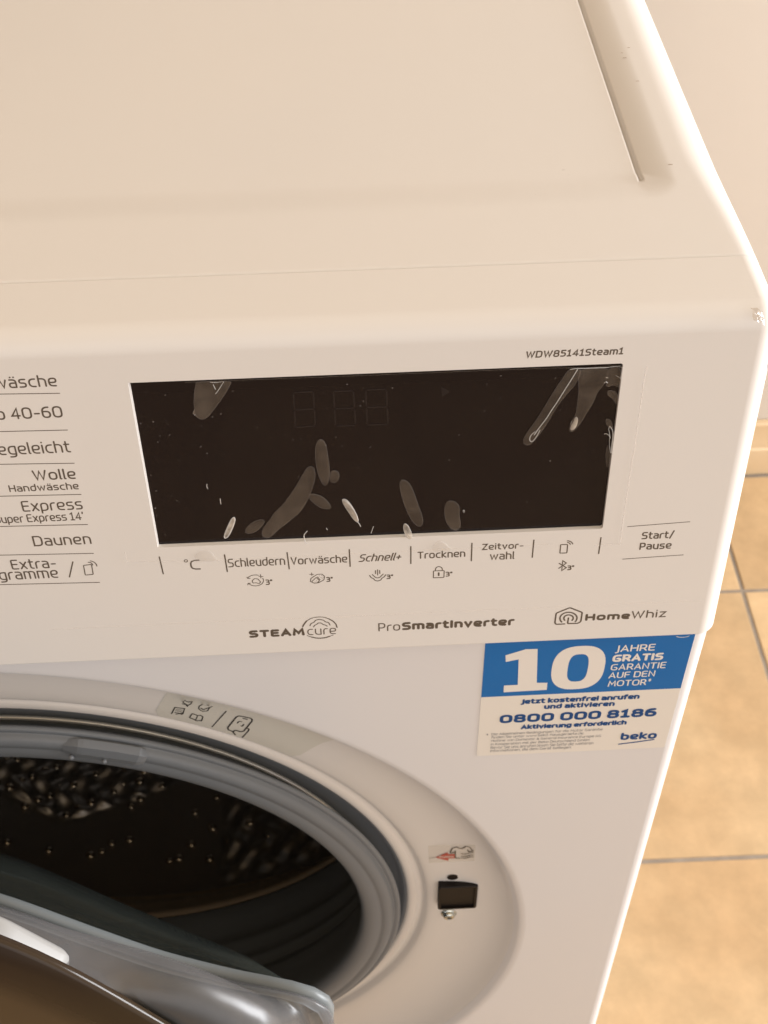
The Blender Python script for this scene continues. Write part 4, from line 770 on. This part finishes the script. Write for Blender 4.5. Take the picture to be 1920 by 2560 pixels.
lathe('clamp_ring', [(.1727+.0011*math.cos(t), .0292+.0011*math.sin(t)) for t in [2*math.pi*k/10 for k in range(10)]], M_CLIP, wm, 256, closed=True)
# drain tab moulded on the gasket lip
def tab():
    a0, a1 = math.radians(14.2), math.radians(25.5); n = 18; V, F = [], []
    for i in range(n+1):
        t = i/n; a = a0+(a1-a0)*t; s = min(1, t/.18, (1-t)/.10); s = max(s, 0)
        for r, y in ((.1785,.0170), (.1795+.0030*s,.0155-.001*s), (.1790+.0022*s,.0128-.0016*s), (.1765,.0124-.0016*s), (.1735-.0012*s,.0126-.0008*s), (.1728,.0140)):
            V.append((r*math.sin(a), y, ZC+r*math.cos(a)))
    for i in range(n):
        for k in range(5): q = i*6+k; F.append((q, q+1, q+7, q+6))
    F.append((0, 1, 2, 3, 4, 5)); F.append(tuple(range(n*6+5, n*6-1, -1)))
    return obj('gasket_tab', V, F, M_GASK, gk)
tab()
for a in (15.5, 20.0):
    bm = bmesh.new(); bmesh.ops.create_uvsphere(bm, u_segments=12, v_segments=8, radius=.0011, matrix=Matrix.Translation((.1738*math.sin(math.radians(a)), .0105, ZC+.1738*math.cos(math.radians(a))))); from_bm('gasket_pip', bm, M_GASK, gk, True)
DR = .245
def drum():
    prof = [(.1885,.1085),(.1883,.1105),(.1890,.1135),(.1915,.1150),(.1960,.1165),(.205,.1270),(.222,.1390),(.240,.1480),(DR,.1540)]
    lathe('drum_front', prof, mat('steel_lip_highlight', (.60, .49, .37), .3, .3), dr, 256)  # tan base colour stands in for the brown highlight on the steel lip
    A0, A1 = math.radians(-70), math.radians(70); na, ny = 420, 150; V, F = [], []
    def zone(a, y):
        d = math.degrees(a)
        # rear embossed field (left) and side field (right)
        e1 = .2160 + .00165*max(0, (abs(d+15))-0)**1.0*.95
        z1 = 1/(1+math.exp(-(y-e1)/.0012)) if d < 6 else 0
        z2 = 1/(1+math.exp(-(d-14.2)/.5)) * (1/(1+math.exp(-(y-.162)/.002)))
        return max(z1*(1 if d < 5 else 0), z2)
    for i in range(na+1):
        a = A0+(A1-A0)*i/na
        for j in range(ny+1):
            y = .154 + .21*j/ny; z = zone(a, y)
            u, v = a*DR/.0135, (y-.154)/.0135
            em = (math.sin(u*math.pi*.9+.6*math.sin(v*2.1))*math.sin(v*math.pi*.9+.5*math.sin(u*1.7)))
            r = DR - z*.0028*(em+.3) - z*.0012
            V.append((r*math.sin(a), y, ZC - r*math.cos(a)))
    n = ny+1; F = [(i*n+j, i*n+j+1, (i+1)*n+j+1, (i+1)*n+j) for i in range(na) for j in range(ny)]
    obj('drum_wall', V, F, M_DRUM, dr, True)
    V, F = [], []; m_ = 60                                       # plain upper part of the wall
    for i in range(m_+1):
        a = A1 + (2*math.pi-(A1-A0))*i/m_
        for y in (.154, .364): V.append((DR*math.sin(a), y, ZC-DR*math.cos(a)))
    F = [(2*i, 2*i+1, 2*i+3, 2*i+2) for i in range(m_)]; obj('drum_wall', V, F, M_DRUM, dr, True)
    lathe('drum_back', [(DR,.362),(.20,.366),(.12,.360),(.0005,.358)], M_DRUM, dr, 128)
dr = bpy.data.objects.new('drum', None); COL.objects.link(dr); dr.parent = wm; drum()
bm = bmesh.new(); bmesh.ops.create_uvsphere(bm, u_segments=10, v_segments=6, radius=.0026); 
for v in bm.verts: v.co.z *= .55
me_d = bpy.data.meshes.new('drum_dimple'); bm.to_mesh(me_d); bm.free(); me_d.materials.append(M_DIMP); me_d.polygons.foreach_set('use_smooth', [True]*len(me_d.polygons))
def dimple(d, y, s=1.0):
    a = math.radians(d); o = bpy.data.objects.new('drum_dimple', me_d); r = DR - .0018; o.location = (r*math.sin(a), y, ZC-r*math.cos(a)); o.rotation_euler = (0, -a, 0); o.scale = (s, s, s); COL.objects.link(o); o.parent = dr
for d, y in DRUM_DIMPLES: dimple(d, y, random.uniform(1.0, 1.45))
# ------------------------------------------------------------------ lock, hole, screw
def box_frame(name, x0, x1, z0, z1, yf, yb, m, parent, t=.0016, inner=.006):
    V = []; F = []; o4 = [(x0,z0),(x1,z0),(x1,z1),(x0,z1)]; o4 = rounded(o4, .0013, True, 4); i4 = rounded([(x0+t,z0+t),(x1-t,z0+t),(x1-t,z1-t),(x0+t,z1-t)], .0008, True, 4); n = len(o4)
    for pts, y in ((o4, yb), (o4, yf+.0005), ([(x+(.0004 if x < (x0+x1)/2 else -.0004), z+(.0004 if z < (z0+z1)/2 else -.0004)) for x, z in o4], yf), (i4, yf), (i4, yf+inner)): V += [(x, y, z) for x, z in pts]
    for k in range(4):
        for i in range(n): F.append((k*n+i, k*n+(i+1) % n, (k+1)*n+(i+1) % n, (k+1)*n+i))
    F.append(tuple(range(4*n, 5*n)))
    return obj(name, V, F, m, parent)
lk = box_frame('door_lock', .2035, .2236, .4622, .4868, .0150, .03, M_BLKPL, wm, t=.0014, inner=.0012)
bm = bmesh.new(); box_bm(bm, .2196, .2221, .4660, .4745, .0152, .0163); from_bm('lock_hook', bm, M_BLKPL, lk)
bm = bmesh.new(); bmesh.ops.create_circle(bm, cap_ends=True, radius=.0029, segments=28, matrix=Matrix.Translation((.2108, dish_y(.2108,.4913)-.0003, .4913)) @ Matrix.Rotation(math.pi/2, 4, 'X')); from_bm('screw_hole', bm, M_BLKPL, surr)
def screw():
    c = (.2098, .4508); yb = dish_y(*c); p = [(.0001,-.0030),(.0012,-.0030),(.0014,-.0022),(.00145,-.0032),(.0022,-.0031),(.0030,-.0024),(.0033,-.0014),(.0034,-.0009),(.0041,-.0008),(.0042,-.0002),(.0042,.001)]
    s = lathe('screw', [(r, yb+y) for r, y in p], M_CHROME, wm, 40, zc=c[1], xc=c[0])
    V, F = [], []
    for k in range(12):
        t = 2*math.pi*k/12; r = .0012 if k % 2 else .0008; V.append((c[0]+r*math.cos(t), yb-.00325, c[1]+r*math.sin(t)))
    obj('screw_socket', V, [tuple(range(12))], M_BLKPL, s)
screw()
# ------------------------------------------------------------------ the door, hinged on the left and ajar
TH = math.radians(15.0); HX, HY = -.225, -.010
dn = (math.sin(TH), math.cos(TH)); dd = (math.cos(TH), -math.sin(TH))
def D(u, z, off): l = .225 + u; return (HX + dd[0]*l + dn[0]*off, HY + dd[1]*l + dn[1]*off, ZC + z)
door = bpy.data.objects.new('door', None); COL.objects.link(door); door.parent = wm
def outline(tab_):   # radius as a function of the angle above horizontal (degrees)
    xs_, ys_ = zip(*sorted(tab_)); N = 180
    return [float(np.interp(360*i/N, xs_, ys_, period=360)) for i in range(N)]
cov = outline([(0,.166),(20,.172),(35,.186),(45,.196),(50,.200),(58.5,.2065),(64.4,.215),(69,.223),(72,.226),(75,.230),(82,.232),(100,.230),(140,.220),(180,.212),(250,.208),(300,.190),(330,.172)])
fro = outline([(0,.172),(20,.177),(32,.178),(38,.186),(43,.204),(48,.217),(56,.219),(61,.216),(66,.208),(70,.204),(80,.203),(112,.204),(125,.214),(180,.226),(270,.215),(300,.196),(330,.178)])
sea = outline([(0,.160),(20,.166),(30,.176),(37,.196),(42,.218),(45,.214),(49,.193),(55.5,.181),(58,.176),(64,.173),(70,.172),(79,.175),(90,.176),(180,.180),(250,.176),(300,.170),(330,.162)])
bow = outline([(0,.130),(18,.140),(25,.141),(35,.124),(43,.113),(56,.107),(64,.106),(78,.113),(88,.124),(110,.135),(180,.15),(270,.15),(330,.145)])
def smooth_o(r, k=3):
    for _ in range(k): r = [(r[i-1]+2*r[i]+r[(i+1) % len(r)])/4 for i in range(len(r))]
    return r
def loft(name, rings, m, cap=None, kind=None, parent=None, two=False):
    N = 180; V, F = [], []
    for r, off in rings:
        for i in range(N): a = 2*math.pi*i/N; V.append(D(r[i]*math.cos(a), r[i]*math.sin(a), off))
    for k in range(len(rings)-1):
        for i in range(N): F.append((k*N+i, k*N+(i+1) % N, (k+1)*N+(i+1) % N, (k+1)*N+i))
    if cap == 'first': F.append(tuple(range(N-1, -1, -1)))
    if cap == 'last': F.append(tuple(range((len(rings)-1)*N, len(rings)*N)))
    return obj(name, V, F, m, parent or door, True)
mix = lambda a, b, t: [x*(1-t)+y*t for x, y in zip(a, b)]
add = lambda a, c: [x+c for x in a]
cov, fro, sea, bow = smooth_o(cov, 4), smooth_o(fro, 3), smooth_o(sea, 3), smooth_o(bow, 6)
loft('door_cover', [(add(cov,-.0035), -.008), (add(cov,0), -.0085), (add(cov,.0003), -.0105), (add(cov,-.0006), -.0120), (mix(cov,[.15]*180,.5), -.0150), ([.10]*180, -.0180), ([.05]*180, -.0190), ([.001]*180, -.0195)], M_SMOKE)
loft('door_frame', [(add(cov,-.006), -.0078), (add(cov,-.004), -.0074), (mix(add(cov,-.004),fro,.55), -.0066), (mix(cov,fro,.9), -.002), (fro, .006), (mix(fro,sea,.18), .0115), (mix(fro,sea,.5), .0150), (mix(fro,sea,.8), .0172), (add(sea,.003), .0185), (add(sea,.0015), .0205), (sea, .0200)], M_SILVER)
loft('door_seal_ring', [(add(sea,-.0030), .0185), (add(sea,-.0030), .0200), (add(sea,.0005), .0206), (add(sea,.0016), .0226), (add(sea,.0008), .0250), (add(sea,-.0025), .0258)], M_RING)
loft('glass_bowl', [(add(sea,-.002), .0250), (mix(sea,bow,.12), .027), (mix(sea,bow,.35), .035), (mix(sea,bow,.6), .043), (mix(sea,bow,.85), .052), (bow, .060), (mix(bow,[.08]*180,.3), .068), (mix(bow,[.05]*180,.7), .074), ([.03]*180, .077), ([.001]*180, .078)], M_BOWL)
# grip at the edge of the door
def grip():
    o = rounded([(-.070,.2155), (.040,.2185), (.0535,.2150), (.0745,.1955), (.0700,.1800), (.030,.1950), (-.060,.190)], [.004,.012,.012,.004,.003,.02,.004], True, 6); n = len(o); V, F = [], []
    cx, cz = 0, .2
    def sh(p, s): 
        dx, dz = .01-p[0], .195-p[1]; l = math.hypot(dx, dz); return (p[0]+dx/l*s, p[1]+dz/l*s)
    for s, off in ((0, -.0072), (0, -.0018), (.0006, -.0004), (.002, .0006)): V += [D(*sh(p, s), off) for p in o]
    for k in range(3):
        for i in range(n): F.append((k*n+i, k*n+(i+1) % n, (k+1)*n+(i+1) % n, (k+1)*n+i))
    F.append(tuple(range(3*n, 4*n))); F.append(tuple(range(n-1, -1, -1)))
    g = obj('door_grip', V, F, M_GRIP, door, True)
    g.data.set_sharp_from_angle(angle=math.radians(50))
grip()
bm = bmesh.new()
for zz in (.52, .40): bmesh.ops.create_cone(bm, cap_ends=True, segments=20, radius1=.006, radius2=.006, depth=.03, matrix=Matrix.Translation((-.232, .004, zz)))
from_bm('door_hinge', bm, M_CHROME, door, True)
# dark mark on the lid edge and dust specks
V, F = [], []
for x, y, r in ((.2812,.0926,.0005), (.2806,.150,.0004), (.279,.168,.0005), (.2786,.172,.0003), (.2820,.176,.0004)):
    o = len(V); V += [(x+r*1.8*math.cos(t), y+r*.5*math.sin(t), TOP_Z+.00006) for t in [2*math.pi*k/8 for k in range(8)]]; F.append(tuple(range(o, o+8)))
obj('lid_scuff', V, F, mat('scuff', (.42, .33, .27), .7), wm)
for o in bpy.data.objects:
    if o.type == 'MESH' and o.name.startswith(('protective_film',)): pass
